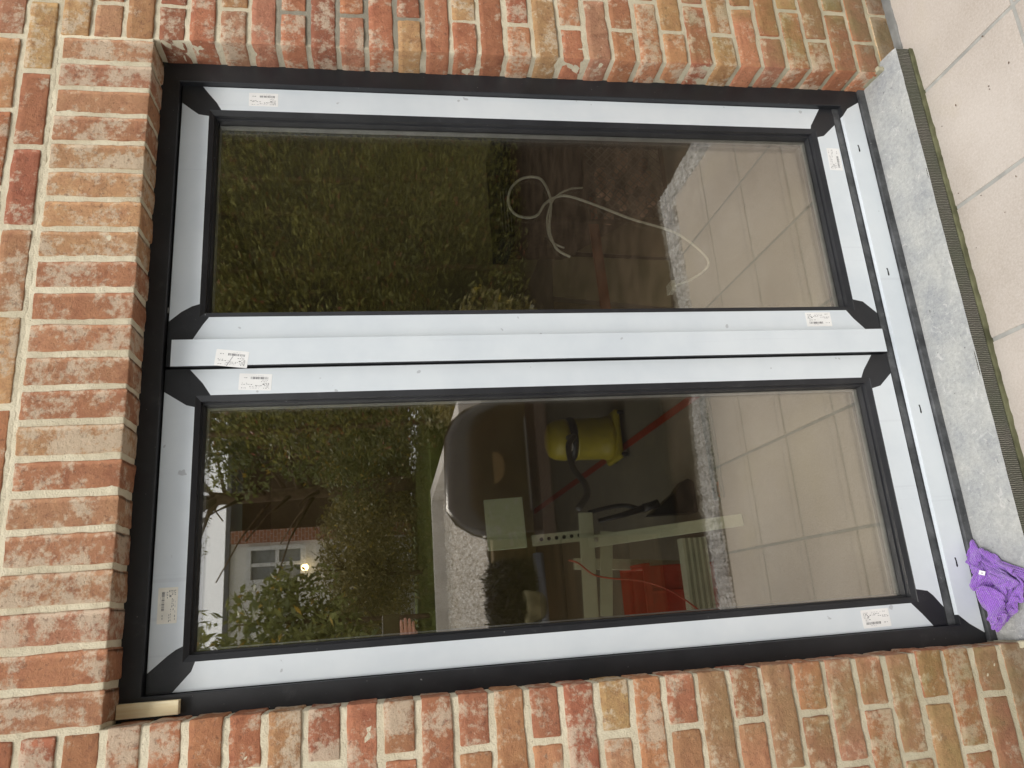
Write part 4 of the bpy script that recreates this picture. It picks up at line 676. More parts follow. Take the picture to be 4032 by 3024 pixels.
    211, 585, 614, 201, 557, 636, 196, 572, 707, 193, 549, 740, 169, 519, 736, 173, 506, 811, 171, 476, 846, 157, 435, 858, 125, 417, 826, 133, 396, 854, 139, 368, 843, 152, 388, 878, 154, 413, 902, 191, 409, 906, 183, 388, 856, 183, 373, 794,
    175, 369, 723, 165, 361, 644, 135, 363, 625, 100, 377, 616, 83, 403, 629, 271, 541, 267, 252, 536, 241, 259, 557, 208, 226, 530, 192, 207, 518, 135, 183, 522, 82, 182, 556, 87, 186, 584, 99, 173, 600, 131, 174, 627, 103, 152, 642, 109,
    160, 622, 152, 158, 595, 186, 138, 594, 236, 107, 601, 258, 88, 594, 325, 87, 548, 330, 88, 524, 375, 66, 507, 428, 50, 528, 453, 66, 506, 476, 53, 538, 494, 63, 526, 540, 75, 545, 561, 101, 558, 559, 88, 594, 561, 102, 623, 591,
    126, 647, 615, 162, 645, 641, 186, 629, 637, 180, 597, 619, 192, 609, 676, 188, 581, 665, 167, 561, 642, 180, 537, 671, 156, 542, 747, 148, 517, 789, 161, 476, 776, 139, 451, 826, 123, 435, 873, 123, 401, 898, 107, 383, 854, 125, 372, 889,
    150, 358, 885, 143, 395, 931, 173, 413, 940, 197, 380, 912, 206, 370, 829, 202, 363, 750, 186, 348, 689, 145, 369, 689, 128, 392, 658, 105, 396, 654, 253, 524, 288, 256, 552, 303, 250, 570, 256, 232, 569, 207, 212, 553, 160, 188, 539, 133,
    159, 534, 97, 166, 564, 61, 170, 594, 63, 154, 615, 73, 146, 612, 119, 132, 638, 152, 132, 613, 173, 108, 586, 201, 83, 573, 252, 68, 568, 317, 73, 569, 377, 60, 543, 385, 32, 513, 408, 38, 501, 452, 33, 514, 491, 55, 504, 526,
    33, 533, 526, 49, 558, 529, 68, 574, 560, 94, 561, 604, 109, 588, 586, 131, 616, 578, 152, 632, 594, 157, 618, 633, 171, 622, 674, 165, 591, 653, 174, 586, 706, 161, 555, 693, 148, 534, 683, 152, 509, 711, 142, 482, 754, 139, 485, 819,
    109, 459, 825, 94, 424, 856, 88, 395, 893, 103, 370, 900, 113, 345, 892, 141, 338, 920, 153, 365, 939, 166, 389, 959, 170, 389, 903, 204, 348, 855, 208, 335, 765, 169, 329, 715, 147, 338, 669, 120, 369, 676, 114, 394, 695, 232, 523, 269,
    229, 529, 305, 229, 561, 294, 215, 575, 246, 197, 550, 202, 173, 539, 170, 171, 559, 138, 145, 557, 94, 153, 591, 111, 135, 589, 70, 124, 613, 85, 113, 626, 123, 101, 629, 177, 100, 623, 231, 70, 603, 260, 50, 589, 305, 44, 568, 375,
    54, 561, 430, 29, 541, 436, 12, 522, 457, 11, 498, 486, 27, 493, 528, 45, 508, 568, 27, 552, 559, 42, 577, 567, 74, 580, 622, 108, 579, 641, 132, 584, 582, 158, 608, 594, 132, 617, 632, 141, 624, 677, 162, 611, 711, 147, 592, 684,
    134, 561, 679, 135, 542, 725, 126, 516, 734, 115, 481, 769, 122, 504, 832, 125, 464, 886, 93, 445, 904, 90, 412, 931, 97, 381, 948, 101, 353, 939, 126, 336, 962, 159, 349, 978, 186, 366, 954, 169, 358, 903, 169, 360, 839, 182, 338, 803,
    152, 331, 755, 126, 337, 708, 105, 345, 662, 94, 376, 677, 230, 526, 238, 228, 525, 270, 212, 543, 289, 228, 549, 248, 204, 532, 228, 189, 519, 178, 157, 529, 143, 145, 551, 138, 155, 576, 143, 127, 576, 113, 130, 597, 138, 106, 591, 120,
    99, 602, 161, 83, 620, 198, 88, 622, 273, 70, 610, 321, 62, 594, 378, 35, 573, 414, 47, 557, 468, 24, 545, 485, 8, 528, 508, 0, 503, 534, 14, 518, 567, 45, 534, 578, 40, 557, 600, 54, 595, 588, 89, 603, 635, 117, 599, 620,
    155, 585, 581, 143, 587, 640, 127, 601, 667, 133, 612, 717, 150, 590, 727, 127, 582, 701, 138, 566, 733, 126, 534, 757, 120, 492, 737, 109, 500, 794, 112, 486, 868, 125, 445, 912, 116, 424, 933, 118, 397, 944, 121, 371, 936, 115, 365, 979,
    140, 370, 985, 171, 374, 992, 190, 349, 917, 169, 332, 855, 161, 360, 799, 150, 372, 737, 126, 370, 723, 99, 355, 718, 100, 349, 665,
]
CN = 53; cl = MB(); cvs = []
def pw(t, K):
    for (a, u), (b, v_) in zip(K[:-1], K[1:]):
        if t <= b: return u + (v_ - u) * (t - a) / (b - a)
    return K[-1][1]
for k in range(CN * CN):
    a_ = CLOTH[k * 3] / 999; b_ = CLOTH[k * 3 + 1] / 999
    x_ = .024 + a_ * .222; lo_ = pw(a_, ((0, -.02), (.2, -.10), (.5, -.125), (.75, -.015), (1, .004))); hi_ = pw(a_, ((0, .060), (.25, .085), (1, .085)))
    y_ = lo_ + b_ * (hi_ - lo_); z_ = CLOTH[k * 3 + 2] * .0001 * (.62 + .35 * b_)
    if y_ > .068: y_ = .068 + .008 * math.tanh((y_ - .068) / .010)
    cvs.append((x_, y_, -2.0215 + .08 * y_ + z_ * 1.15 + .020 * b_ ** 2 * min(1, 4 * a_) * min(1, 3 * (1 - a_) + .25)))
cl.add(cvs, [(i * CN + j, (i + 1) * CN + j, (i + 1) * CN + j + 1, i * CN + j + 1) for i in range(CN - 1) for j in range(CN - 1)], 0, True)
cloth = cl.build('cleaning_cloth', m_cloth()); tag(cloth, 'crumpled purple microfibre cloth lying on the stone sill', 'cloth')
md = cloth.modifiers.new('thickness', 'SOLIDIFY'); md.thickness = .0030; md.offset = 0
md = cloth.modifiers.new('smooth', 'SUBSURF'); md.levels = 2; md.render_levels = 2
mb = MB(); mb.prism([(0, 0), (.011, 0), (.011, .013), (0, .013)], .0006, ((.156, .020, -1.975), (.86, -.5, 0), (.35, .60, .72), (-.3, -.65, .7)), 0)
mb.prism([(.003 + .002 * math.cos(k * .9) + .002, .006 + .0022 * math.sin(k * .9)) for k in range(7)], .0003, ((.156, .020, -1.9744), (.86, -.5, 0), (.35, .60, .72), (-.3, -.65, .7)), 1)
cloth_tag = mb.build('care_label', [M['sticker'], M['inkpale']], cloth)

# ============================================================ PATIO AND GROUND
mb = MB(); mb.box(-8, 9, -30, .02, -2.16, -2.125); tag(mb.build('ground', plain('dark_soil', (.07, .05, .035), .95, .1, var=.4, scale=6, bump=.01)), kind='structure')
xs = [.335 + .384 * 0 - .378 * k for k in range(12, 0, -1)] + [.335, .732, 1.113, 1.486, 1.858, 2.19]; ys = [.0, -.386, -.725, -1.066, -1.405]
mb = MB(); 
for i in range(len(xs) - 1):
    for j in range(4):
        x0, x1 = xs[i] + .0055, xs[i + 1] - .0055; y1, y0 = ys[j] - .005, ys[j + 1] + .005
        if j == 0: y1 = -.0
        if x0 > 2.1 and j == 3: continue
        r_ = random.Random(i * 7 + j); rough_box(mb, x0, x1, y0, y1, -2.12, -2.088 + r_.uniform(-.0006, .0006), (8, 8, 1), .0008, .002, i * 9 + j, 0, skip_back=False)
mb.box(xs[0], xs[-1], ys[-1], -.001, -2.121, -2.0905, 1)
tag(mb.build('patio', [M['tile'], M['grout']]), kind='structure')
mb = MB(); rough_box(mb, W + .034, 2.4, -.030, .004, -2.12, -2.0835, (60, 4, 2), .003, .004, 31, 0); rough_box(mb, -.75, -.034, -.030, .004, -2.12, -2.0835, (60, 4, 2), .003, .004, 32, 0)
ms = mb.build('mortar_strip', plain('grey_cement', (.20, .20, .19), .9, .2, var=.25, scale=12, bump=.002), wall)
rr = random.Random(9)
# fallen leaf litter on the tiles
mb = MB()
for k in range(46):
    x = rr.uniform(-.2, 2.0); y = rr.uniform(-.42, -.075); s_ = rr.uniform(.0012, .0035); a = rr.uniform(0, 6.28)
    mb.prism([(-s_, 0), (0, s_ * .5), (s_ * 1.3, .0), (0, -s_ * .5)], .0012, ((x, y, -2.0872), (math.cos(a), math.sin(a), 0), (-math.sin(a), math.cos(a), 0), (0, 0, 1)))
tag(mb.build('leaf_litter', plain('dry_leaf', (.10, .06, .035), .8, var=.5, scale=90)), kind='stuff')
def stones(name, n, area, zf, smin, smax, mat, label=None):
    v = []; f = []; r_ = np.random.RandomState(n)
    base = np.array([(1, 0, 0), (-1, 0, 0), (0, 1, 0), (0, -1, 0), (0, 0, 1), (0, 0, -1)], float)
    fc = [(0, 2, 4), (2, 1, 4), (1, 3, 4), (3, 0, 4), (2, 0, 5), (1, 2, 5), (3, 1, 5), (0, 3, 5)]
    for k in range(n):
        x, y = area(r_); s_ = r_.uniform(smin, smax); sc3 = r_.uniform(.6, 1.2, 3) * s_; a = r_.uniform(0, 6.28)
        b = base * sc3; b = b @ np.array([[math.cos(a), -math.sin(a), 0], [math.sin(a), math.cos(a), 0], [0, 0, .7]])
        v.append(b + np.array([x, y, zf(x, y) + r_.uniform(-.2, .5) * s_])); f += [tuple(np.array(q) + 6 * k) for q in fc]
    V = np.concatenate(v); me = bpy.data.meshes.new(name); me.from_pydata(V.tolist(), [], [tuple(map(int, q)) for q in f]); me.materials.append(mat)
    o = bpy.data.objects.new(name, me); col.objects.link(o); return o
def m_pebble(a, b):
    t = NT('pebbles_%d' % (a[0] * 100)); g = t.n('TexVoronoi', Scale=55); t.l(t.coord(), g.inputs['Vector']); sp = t.n('SeparateXYZ'); t.l(g.outputs['Color'], sp.inputs[0])
    return t.fin(t.mix(sp.outputs['X'], a, b), .8, .3)
def strip(r_):
    if r_.rand() < .66: x = r_.uniform(-1.2, 2.25); return x, -1.42 - r_.rand() * .17 - .03 * math.sin(x * 3)
    y = r_.uniform(-1.6, -.0); return 2.165 + r_.rand() * .15 + .06 * (y + 1.2), y
o = stones('gravel_strip', 15000, strip, lambda x, y: -2.096, .007, .014, m_pebble((.30, .29, .28), (.85, .84, .82))); tag(o, kind='stuff')

# ============================================================ ROOM BEHIND THE GLASS
oak = m_tile((.20, .18, .13), (.26, .235, .175)); 
mb = MB(); mb.box(-1.4, 3.3, .155, 6.0, -2.06, -2.0); tag(mb.build('floor', oak), kind='structure')
dk = plain('room_plaster', (.32, .285, .14), .9, .1, var=.1, scale=2)
mb = MB(); mb.box(-1.5, -1.4, .16, .40, -2.06, .6); mb.box(-1.5, -1.4, 3.3, 6.1, -2.06, .6); mb.box(-1.5, -1.4, .40, 3.3, -2.06, -1.7); mb.box(-1.5, -1.4, .40, 3.3, .42, .6); mb.box(3.3, 3.4, .16, 6.1, -2.06, .6); mb.box(-1.5, 3.4, 6.0, 6.1, -2.06, .6)  # unseen opening in the left wall, added to let more daylight into the room
mb.box(-.80, -.012, .161, .30, -2.06, .6); mb.box(-1.5, -.80, .161, .30, -2.06, -1.7); mb.box(W + .012, 2.53, .161, .30, -2.06, .6); mb.box(2.53, 3.4, .161, .30, -2.06, -1.5); mb.box(-.012, W + .012, .161, .30, .016, .6)  # gaps either side of the door wall are likewise added for interior light
tag(mb.build('interior_wall', dk), kind='structure')
mb = MB(); mb.box(-1.5, 3.4, .16, 6.1, .6, .7); tag(mb.build('ceiling', dk), kind='structure')

cream = plain('cream_enamel', (.76, .80, .62), .45, .5, var=.05)
st_ = thing('mitre_saw_stand', 'cream coloured steel tool stand with perforated upright', 'tool stand')
mb = MB(); mb.beam((.05, 1.50, -1.372), (.53, 1.50, -1.392), .05, .030); mb.beam((.05, 1.47, -1.352), (.53, 1.47, -1.372), .012, .060); mb.build('rail', cream, st_, .003)
mb = MB(); mb.beam((.405, 1.45, -1.37), (.445, 1.30, -1.995), .014, .050, (1, 0, 0)); mb.build('leg', cream, st_, .002)
mb = MB(); mb.beam((.335, 1.75, -1.37), (.30, 1.95, -1.995), .014, .050, (1, 0, 0)); mb.build('leg', cream, st_, .002)
mb = MB(); mb.beam((.428, 1.505, -1.14), (.440, 1.505, -1.40), .004, .046, (1, 0, 0)); pf = mb.build('perforated_bar', cream, st_)
mb = MB()
for k in range(6):
    z = -1.18 - .033 * k; mb.add([(.430 + (-1.14 - z) * .045 + .0085 * math.cos(a * .785), 1.5020, z + .0085 * math.sin(a * .785)) for a in range(8)], [tuple(range(8))])
mb.build('hole', M['rubber'], pf)
mb = MB(); mb.lathe([(.010, -.004), (.010, .004)], (0, 0, 0), 6); 
for i, q in enumerate(mb.v): mb.v[i] = (.412 + q[0], 1.437 + q[2], -1.40 + q[1])
mb.build('bolt', plain('zinc', (.6, .6, .55), .3, .5, .8), st_)
mb = MB(); mb.beam((.46, 1.62, -1.50), (.10, 1.62, -1.46), .012, .055); mb.build('cross_bar', cream, st_, .002)
mb = MB()
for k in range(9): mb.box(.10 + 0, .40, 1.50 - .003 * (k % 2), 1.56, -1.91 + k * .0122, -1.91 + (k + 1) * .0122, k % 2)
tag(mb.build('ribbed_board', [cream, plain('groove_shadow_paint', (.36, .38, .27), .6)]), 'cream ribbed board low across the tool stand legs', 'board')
mb = MB(); mb.prism([(0, 0), (.212, 0), (.212, .165), (0, .165)], .012, ((.402, 1.49, -1.115), (.998, 0, .03), (-.03, 0, .999), (0, 1, 0)))
sheet = mb.build('pale_panel', NT('x').m, None, .001)
t_ = NT('mint_glazed_panel'); sheet.data.materials[0] = t_.fin(t_.mix(t_.mr(t_.noise(22, 4, .6, 1), .55, .62), (.80, .92, .66), (.90, .97, .82)), .35, .5)
tag(sheet, 'pale mint green rectangular panel standing on the tool stand', 'panel')
# red crate
rc = thing('red_crate', 'red plastic crate on the floor behind the tool stand', 'crate')
red = plain('red_plastic', (.55, .045, .02), .45, .5, var=.1)
mb = MB()
x0, x1, y0, y1, z0, z1 = -.22, .30, 1.66, 2.02, -1.998, -1.66
mb.box(x0, x1, y0, y0 + .008, z0, z1); mb.box(x0, x1, y1 - .008, y1, z0, z1); mb.box(x0, x0 + .008, y0 + .008, y1 - .008, z0, z1); mb.box(x1 - .008, x1, y0 + .008, y1 - .008, z0, z1); mb.box(x0, x1, y0, y1, z0 - .001, z0 + .008)
mb.build('shell', red, rc, .002)
mb = MB(); mb.loops([(x0 - .012, x1 + .012, 0, 0, 0)][:0]) if False else None
mb.box(x0 - .012, x1 + .012, y0 - .014, y0 - .001, z1 - .03, z1 + .003); mb.box(x1 + .001, x1 + .013, y0, y1, z1 - .03, z1 + .003); mb.box(x0 + .08, x0 + .092, y0 - .010, y0 - .0005, z0, z1 - .03); mb.box(x1 - .12, x1 - .108, y0 - .010, y0 - .0005, z0, z1 - .03); mb.build('rim', red, rc, .002)
# red cord
mb = MB(); mb.tube([(.335, 1.42, -1.27), (.32, 1.42, -1.31), (.27, 1.42, -1.37), (.25, 1.42, -1.45), (.235, 1.42, -1.56), (.20, 1.42, -1.66), (.15, 1.45, -1.75), (.10, 1.50, -1.83), (.06, 1.55, -1.90), (.02, 1.6, -1.98)], .0035, 8)
tag(mb.build('extension_cord', plain('red_rubber', (.62, .07, .03), .45)), 'thin red cord hanging in a curve across the tool stand', 'cord')
# vacuum cleaner
vc = thing('vacuum_cleaner', 'yellow and black wet and dry vacuum cleaner standing deep in the room', 'vacuum cleaner')
yel = plain('yellow_plastic', (.50, .41, .03), .35, .5, var=.06); blk = plain('black_plastic', (.014, .014, .015), .4)
VX, VY = 1.16, 2.80
mb = MB(); mb.lathe([(.10, 0), (.165, .012), (.170, .05), (.160, .07), (.158, .28), (.163, .30)], (VX, VY, -1.93), 28); mb.build('tank', yel, vc)
mb = MB(); mb.lathe([(.163, 0), (.170, .006), (.170, .04), (.150, .055)], (VX, VY, -1.63), 28); mb.build('collar', blk, vc)
mb = MB(); mb.lathe([(.155, 0), (.158, .03), (.150, .09), (.125, .135), (.08, .155), (.02, .160)], (VX, VY, -1.575), 28); mb.build('motor_head', yel, vc)
mb = MB(); mb.box(VX - .19, VX + .19, VY - .17, VY + .17, -1.965, -1.915); mb.build('chassis', yel, vc, .02, seg=3)
for i, (a, b) in enumerate(((-.16, -.15), (.16, -.15), (-.16, .15), (.16, .15))):
    mb = MB(); mb.lathe([(.012, 0), (.032, .004), (.032, .026), (.012, .03)], (0, 0, 0), 14)
    mb.v = [(VX + a + q[2] - .015, VY + b + q[0], -1.968 + q[1]) for q in mb.v]; mb.build('caster', blk, vc)
mb = MB(); mb.tube([(VX - .02, VY - .15, -1.55), (VX - .03, VY - .23, -1.58), (VX - .12, VY - .35, -1.50), (VX - .30, VY - .50, -1.48), (VX - .45, VY - .70, -1.50), (VX - .56, VY - .95, -1.44), (VX - .66, VY - 1.15, -1.33)], .021, 10); mb.build('hose', plain('grey_hose', (.12, .115, .11), .5), vc)
mb = MB(); mb.prism([(.044 * math.cos(a / 12 * math.pi * 2), .017 * math.sin(a / 12 * math.pi * 2)) for a in range(24)][:12], .003, ((VX - .085, VY - .176, -1.562), (1, 0, 0), (0, 0, 1), (0, -1, 0)))
for k in range(6): mb.prism([(-.026 + k * .009, -.006), (-.020 + k * .009, -.006), (-.020 + k * .009, .006), (-.026 + k * .009, .006)], .001, ((VX - .085, VY - .179, -1.562), (1, 0, 0), (0, 0, 1), (0, -1, 0)), 1)
mb.build('badge', [M['sticker'], M['ink']], vc)
for o_ in [q for q in col.objects if q.parent == vc]:
    for v_ in o_.data.vertices: v_.co = Vector((VX - .02, VY, -1.968)) + (v_.co - Vector((VX, VY, -1.968))) * .82
# floor tape, dust pan, lettered packing strip, cables
mb = MB(); mb.add([(1.045, 1.40, -1.9965), (1.085, 1.40, -1.9965), (1.11, 5.9, -1.9965), (1.06, 5.9, -1.9965), (1.045, 1.40, -1.999), (1.085, 1.40, -1.999), (1.11, 5.9, -1.999), (1.06, 5.9, -1.999)], [(0, 1, 2, 3), (4, 7, 6, 5), (0, 4, 5, 1), (1, 5, 6, 2), (2, 6, 7, 3), (3, 7, 4, 0)])
tag(mb.build('floor_tape', plain('red_tape', (.42, .05, .02), .6)), 'long strip of red tape running across the room floor', 'tape')
mb = MB(); mb.box(.56, 1.03, 1.44, 1.545, -1.999, -1.990)
tp = mb.build('packing_strip', plain('grey_card', (.15, .18, .15), .6), None, .001)
tag(tp, 'grey packing strip with mirrored lettering lying on the floor', 'packing strip')
def text_mesh(s, size, loc, mat, parent, name, rz=0, mirror=True):
    cu = bpy.data.curves.new(name, 'FONT'); cu.body = s; cu.size = size; cu.extrude = .0003; ob = bpy.data.objects.new(name, cu)
    col.objects.link(ob); dg = bpy.context.evaluated_depsgraph_get(); me = bpy.data.meshes.new_from_object(ob.evaluated_get(dg)); bpy.data.objects.remove(ob)
    me.materials.clear(); me.materials.append(mat); o2 = bpy.data.objects.new(name, me); col.objects.link(o2); o2.parent = parent
    o2.location = loc; o2.rotation_euler = (0, 0, rz); o2.scale = (-1 if mirror else 1, 1, 1); return o2
text_mesh('ILRYOLSDECKER NOOA KOMNA', .030, (.985, 1.462, -1.9895), plain('grey_letter', (.40, .44, .38), .6), tp, 'lettering')
text_mesh('BOA', .036, (.635, 1.462, -1.9894), plain('red_letter', (.62, .20, .10), .6), tp, 'lettering')
dp = thing('dustpan', 'black upright dustpan with tapering hood on the room floor', 'dustpan')
mb = MB(); mb.prism([(0, 0), (.15, 0), (.165, .03), (.15, .055), (.10, .10), (.03, .20), (0, .24)], .09, ((.535, 1.84, -1.998), (1, 0, 0), (0, 0, 1), (0, -1, 0))); mb.build('hood', blk, dp, .008)
mb = MB(); mb.tube([(.565, 1.84, -1.77), (.60, 1.86, -1.66), (.58, 1.9, -1.50)], .011, 8); mb.build('handle', blk, dp)
hb = thing('hand_tool', 'slim black hand tool with a knobbed grip beside the stand', 'tool')
mb = MB(); mb.tube([(.50, 1.55, -1.45), (.52, 1.55, -1.56), (.545, 1.55, -1.66)], [.010, .012, .016], 8, smoothpts=False); mb.build('shaft', blk, hb)
mb = MB(); mb.tube([(.545, 1.55, -1.66), (.555, 1.55, -1.70), (.56, 1.55, -1.73)], [.020, .017, .022], 8, smoothpts=False); mb.build('grip', blk, hb)
wc = plain('white_cable', (.85, .84, .74), .5)
mb = MB(); mb.tube([(1.646, 1.3, -1.377), (1.68, 1.3, -1.323), (1.737, 1.3, -1.30), (1.795, 1.3, -1.295), (1.913, 1.3, -1.312), (1.984, 1.3, -1.303), (2.044, 1.3, -1.269), (2.043, 1.3, -1.194), (1.993, 1.3, -1.136), (1.922, 1.3, -1.116), (1.863, 1.3, -1.137),
    (1.841, 1.3, -1.188), (1.853, 1.3, -1.243), (1.912, 1.3, -1.285), (1.948, 1.3, -1.34), (1.945, 1.29, -1.402), (1.892, 1.28, -1.528), (1.822, 1.27, -1.675), (1.764, 1.26, -1.834), (1.70, 1.24, -1.915), (1.60, 1.22, -1.985), (1.57, 1.27, -1.994), (1.60, 1.45, -1.994), (1.65, 1.62, -1.994)], .0058, 8)
cb = mb.build('white_cable', wc); tag(cb, 'white cable looping down to a plug on the floor', 'cable')
mb = MB(); mb.box(1.625, 1.68, 1.62, 1.74, -1.998, -1.972); mb.build('plug', wc, cb, .006)
mb = MB(); mb.tube([(1.70, 1.32, -1.36), (1.74, 1.32, -1.30), (1.85, 1.32, -1.293), (1.96, 1.33, -1.34), (2.02, 1.35, -1.42), (2.06, 1.4, -1.50)], .0042, 8)
tag(mb.build('white_cable', wc), 'short white cable crossing the looped cable', 'cable')
# dark cabinet, panels
brn = m_wood('dark_walnut', (.035, .022, .012), (.075, .05, .028), 0, 8); grn = plain('dark_olive_board', (.06, .055, .030), .55, .3, var=.15, scale=3)
mb = MB(); mb.box(2.10, 3.1, 1.80, 2.25, -1.998, -1.24); c1 = mb.build('cabinet', brn, None, .004); tag(c1, 'dark brown low cabinet standing at the right side of the room', 'cabinet')
mb = MB(); mb.box(2.13, 2.58, 1.792, 1.7995, -1.95, -1.28); mb.box(2.60, 3.06, 1.792, 1.7995, -1.95, -1.28); mb.build('cabinet_door', brn, c1, .003)
mb = MB(); mb.box(2.02, 2.66, 1.84, 2.15, -1.239, -1.16); bx = mb.build('flat_box', plain('black_card', (.02, .018, .014), .5), None, .003); tag(bx, 'flat black box resting on the dark cabinet', 'box')
for k in range(4): 
    mb = MB(); mb.box(2.06, 2.30, 1.8365, 1.8395, -1.228 + k * .016, -1.224 + k * .016); mb.build('vent_slot', plain('vent_grey', (.25, .25, .2), .5), bx)
olive = plain('olive_board', (.27, .235, .14), .5, .3, var=.12, scale=3); olive2 = plain('brown_board', (.19, .155, .09), .5, .3, var=.12, scale=3)
def quadboard(name, pts, th, mat, label):
    P = [Vector(q) for q in pts]; n_ = (P[1] - P[0]).cross(P[3] - P[0]).normalized() * th; mb_ = MB()
    mb_.add(P + [q + n_ for q in P], [(3, 2, 1, 0), (4, 5, 6, 7), (0, 1, 5, 4), (1, 2, 6, 5), (2, 3, 7, 6), (3, 0, 4, 7)]); o_ = mb_.build(name, mat, None, .002); tag(o_, label, 'board'); return o_
quadboard('leaning_board', [(1.56, 1.70, -1.998), (1.80, 1.65, -1.998), (2.16, 2.32, -1.56), (1.93, 2.40, -1.56)], .016, olive, 'olive board leaning beside the loop of white cable')
quadboard('leaning_board', [(1.815, 1.65, -1.998), (2.02, 1.61, -1.998), (2.40, 2.24, -1.56), (2.19, 2.31, -1.56)], .016, olive2, 'browner board leaning nearest the wire mesh')
quadboard('leaning_board', [(1.20, 1.80, -1.998), (1.545, 1.72, -1.998), (1.90, 2.40, -1.56), (1.55, 2.48, -1.56)], .016, olive2, 'wide dark board leaning behind the centre post of the door')
mb = MB(); mb.beam((1.40, 1.62, -1.62), (2.14, 1.62, -1.60), .018, .050); o_ = mb.build('painted_batten', plain('rust_red_paint', (.26, .09, .04), .5, var=.3, scale=5), None, .003); tag(o_, 'rust red painted batten lying across the leaning boards', 'batten')
mesh = thing('wire_basket', 'wire mesh basket of broken bricks in front of the dark cabinet', 'basket')
mb = MB()
for k in range(-9, 10):
    for sg in (-1, 1):
        a_, b_ = None, None; pts_ = []
        for t_i in range(41):
            u_ = t_i / 40; x_ = 1.98 + .42 * u_; z_ = -1.98 + .40 * ((u_ if sg > 0 else 1 - u_) + k * .11)
            if -1.985 <= z_ <= -1.575: pts_.append((x_, 1.56, z_))
        if len(pts_) > 1: mb.tube([pts_[0], pts_[-1]], .0028, 5, smoothpts=False)
mb.build('wire_mesh', plain('wire', (.10, .09, .07), .5), mesh)
mb = MB(); mb.loops([(1.965, 2.415, -1.998, -1.56, 1.575), (1.965, 2.415, -1.998, -1.56, 1.555), (1.98, 2.40, -1.983, -1.575, 1.555), (1.98, 2.40, -1.983, -1.575, 1.575)]); mb.build('rim', brn, mesh)
mb = MB(); r2 = random.Random(3)
for k in range(26):
    x_ = r2.uniform(2.0, 2.36); z_ = r2.uniform(-1.96, -1.66); rough_box(mb, x_, x_ + .05, 1.60, 1.66, z_, z_ + .035, (3, 2, 2), .003, .006, k, 0)
tag(mb.build('rubble', plain('brick_rubble', (.40, .24, .16), .9, var=.4, scale=9), mesh), kind='stuff')

# ============================================================ GARDEN SEEN MIRRORED IN THE GLASS
def leaf_mesh(name, centres, n, size, asp, mat, parent, seed, spread, flat=(1, 1, 1), droop=0):
    r_ = np.random.RandomState(seed); C = np.array(centres, float); k = r_.randint(0, len(C), n)
    sp_ = np.array([spread[i] if hasattr(spread, '__len__') else spread for i in k]) if hasattr(spread, '__len__') else np.full(n, spread)
    dirn = r_.normal(size=(n, 3)); dirn /= np.linalg.norm(dirn, axis=1)[:, None]; rad = r_.uniform(.45, 1, n) ** .5
    P = C[k] + dirn * (rad * sp_)[:, None] * np.array(flat)
    a = r_.normal(size=(n, 3)); a[:, 2] -= droop; a /= np.linalg.norm(a, axis=1)[:, None]
    b = np.cross(a, r_.normal(size=(n, 3))); b /= np.linalg.norm(b, axis=1)[:, None]
    s_ = (size * r_.uniform(.6, 1.3, n))[:, None]
    V = np.stack([P - a * s_ * .5, P + b * s_ * asp * .5, P + a * s_ * .5, P - b * s_ * asp * .5], 1).reshape(-1, 3)
    me = bpy.data.meshes.new(name); me.vertices.add(4 * n); me.vertices.foreach_set('co', V.ravel().astype('f')); me.loops.add(4 * n); me.loops.foreach_set('vertex_index', np.arange(4 * n, dtype='i'))
    me.polygons.add(n); me.polygons.foreach_set('loop_start', np.arange(0, 4 * n, 4, dtype='i')); me.update(calc_edges=True)
    cl_ = r_.uniform(0, 1, len(C))[k]; tn = np.zeros((n, 4)); tn[:, 0] = np.clip(cl_ * .65 + r_.uniform(0, .35, n), 0, 1); tn[:, 1] = r_.uniform(0, 1, n); tn[:, 3] = 1
    at = me.attributes.new('tone', 'FLOAT_COLOR', 'POINT'); at.data.foreach_set('color', np.repeat(tn, 4, 0).astype('f').ravel())
    me.materials.append(mat); me.validate(); o = bpy.data.objects.new(name, me); col.objects.link(o); o.parent = parent; return o
bark = plain('bark', (.13, .085, .055), .9, .1, var=.4, scale=15, bump=.01)
gA = m_leaf('yew_needles', (.05, .06, .016), (.40, .37, .09), (.30, .10, .05)); gB = m_leaf('laurel_leaves', (.05, .07, .02), (.36, .38, .12), (.55, .35, .05))
gC = m_leaf('shrub_leaves', (.08, .085, .025), (.42, .34, .13), (.50, .38, .06)); gD = m_leaf('dark_grass_leaves', (.012, .009, .010), (.05, .035, .035), (.10, .08, .06))
def branches(base, top, n, seed, r0, spread):
    r_ = random.Random(seed); mb_ = MB(); B = Vector(base); T = Vector(top); mb_.tube([B, B.lerp(T, .35) + Vector((r_.uniform(-.06, .06), 0, 0)), B.lerp(T, .7), T], [r0 * (1 - .7 * i / 18) for i in range(19)], 8)
    for i in range(n):
        t = r_.uniform(.25, .95); p = B.lerp(T, t); a = r_.uniform(0, 6.28); L = spread * r_.uniform(.5, 1)
        q = p + Vector((math.cos(a) * L, math.sin(a) * L, L * r_.uniform(.1, .7))); mb_.tube([p, p.lerp(q, .5) + Vector((0, 0, .05 * L)), q], [r0 * .35, r0 * .1], 5, smoothpts=False)
    return mb_
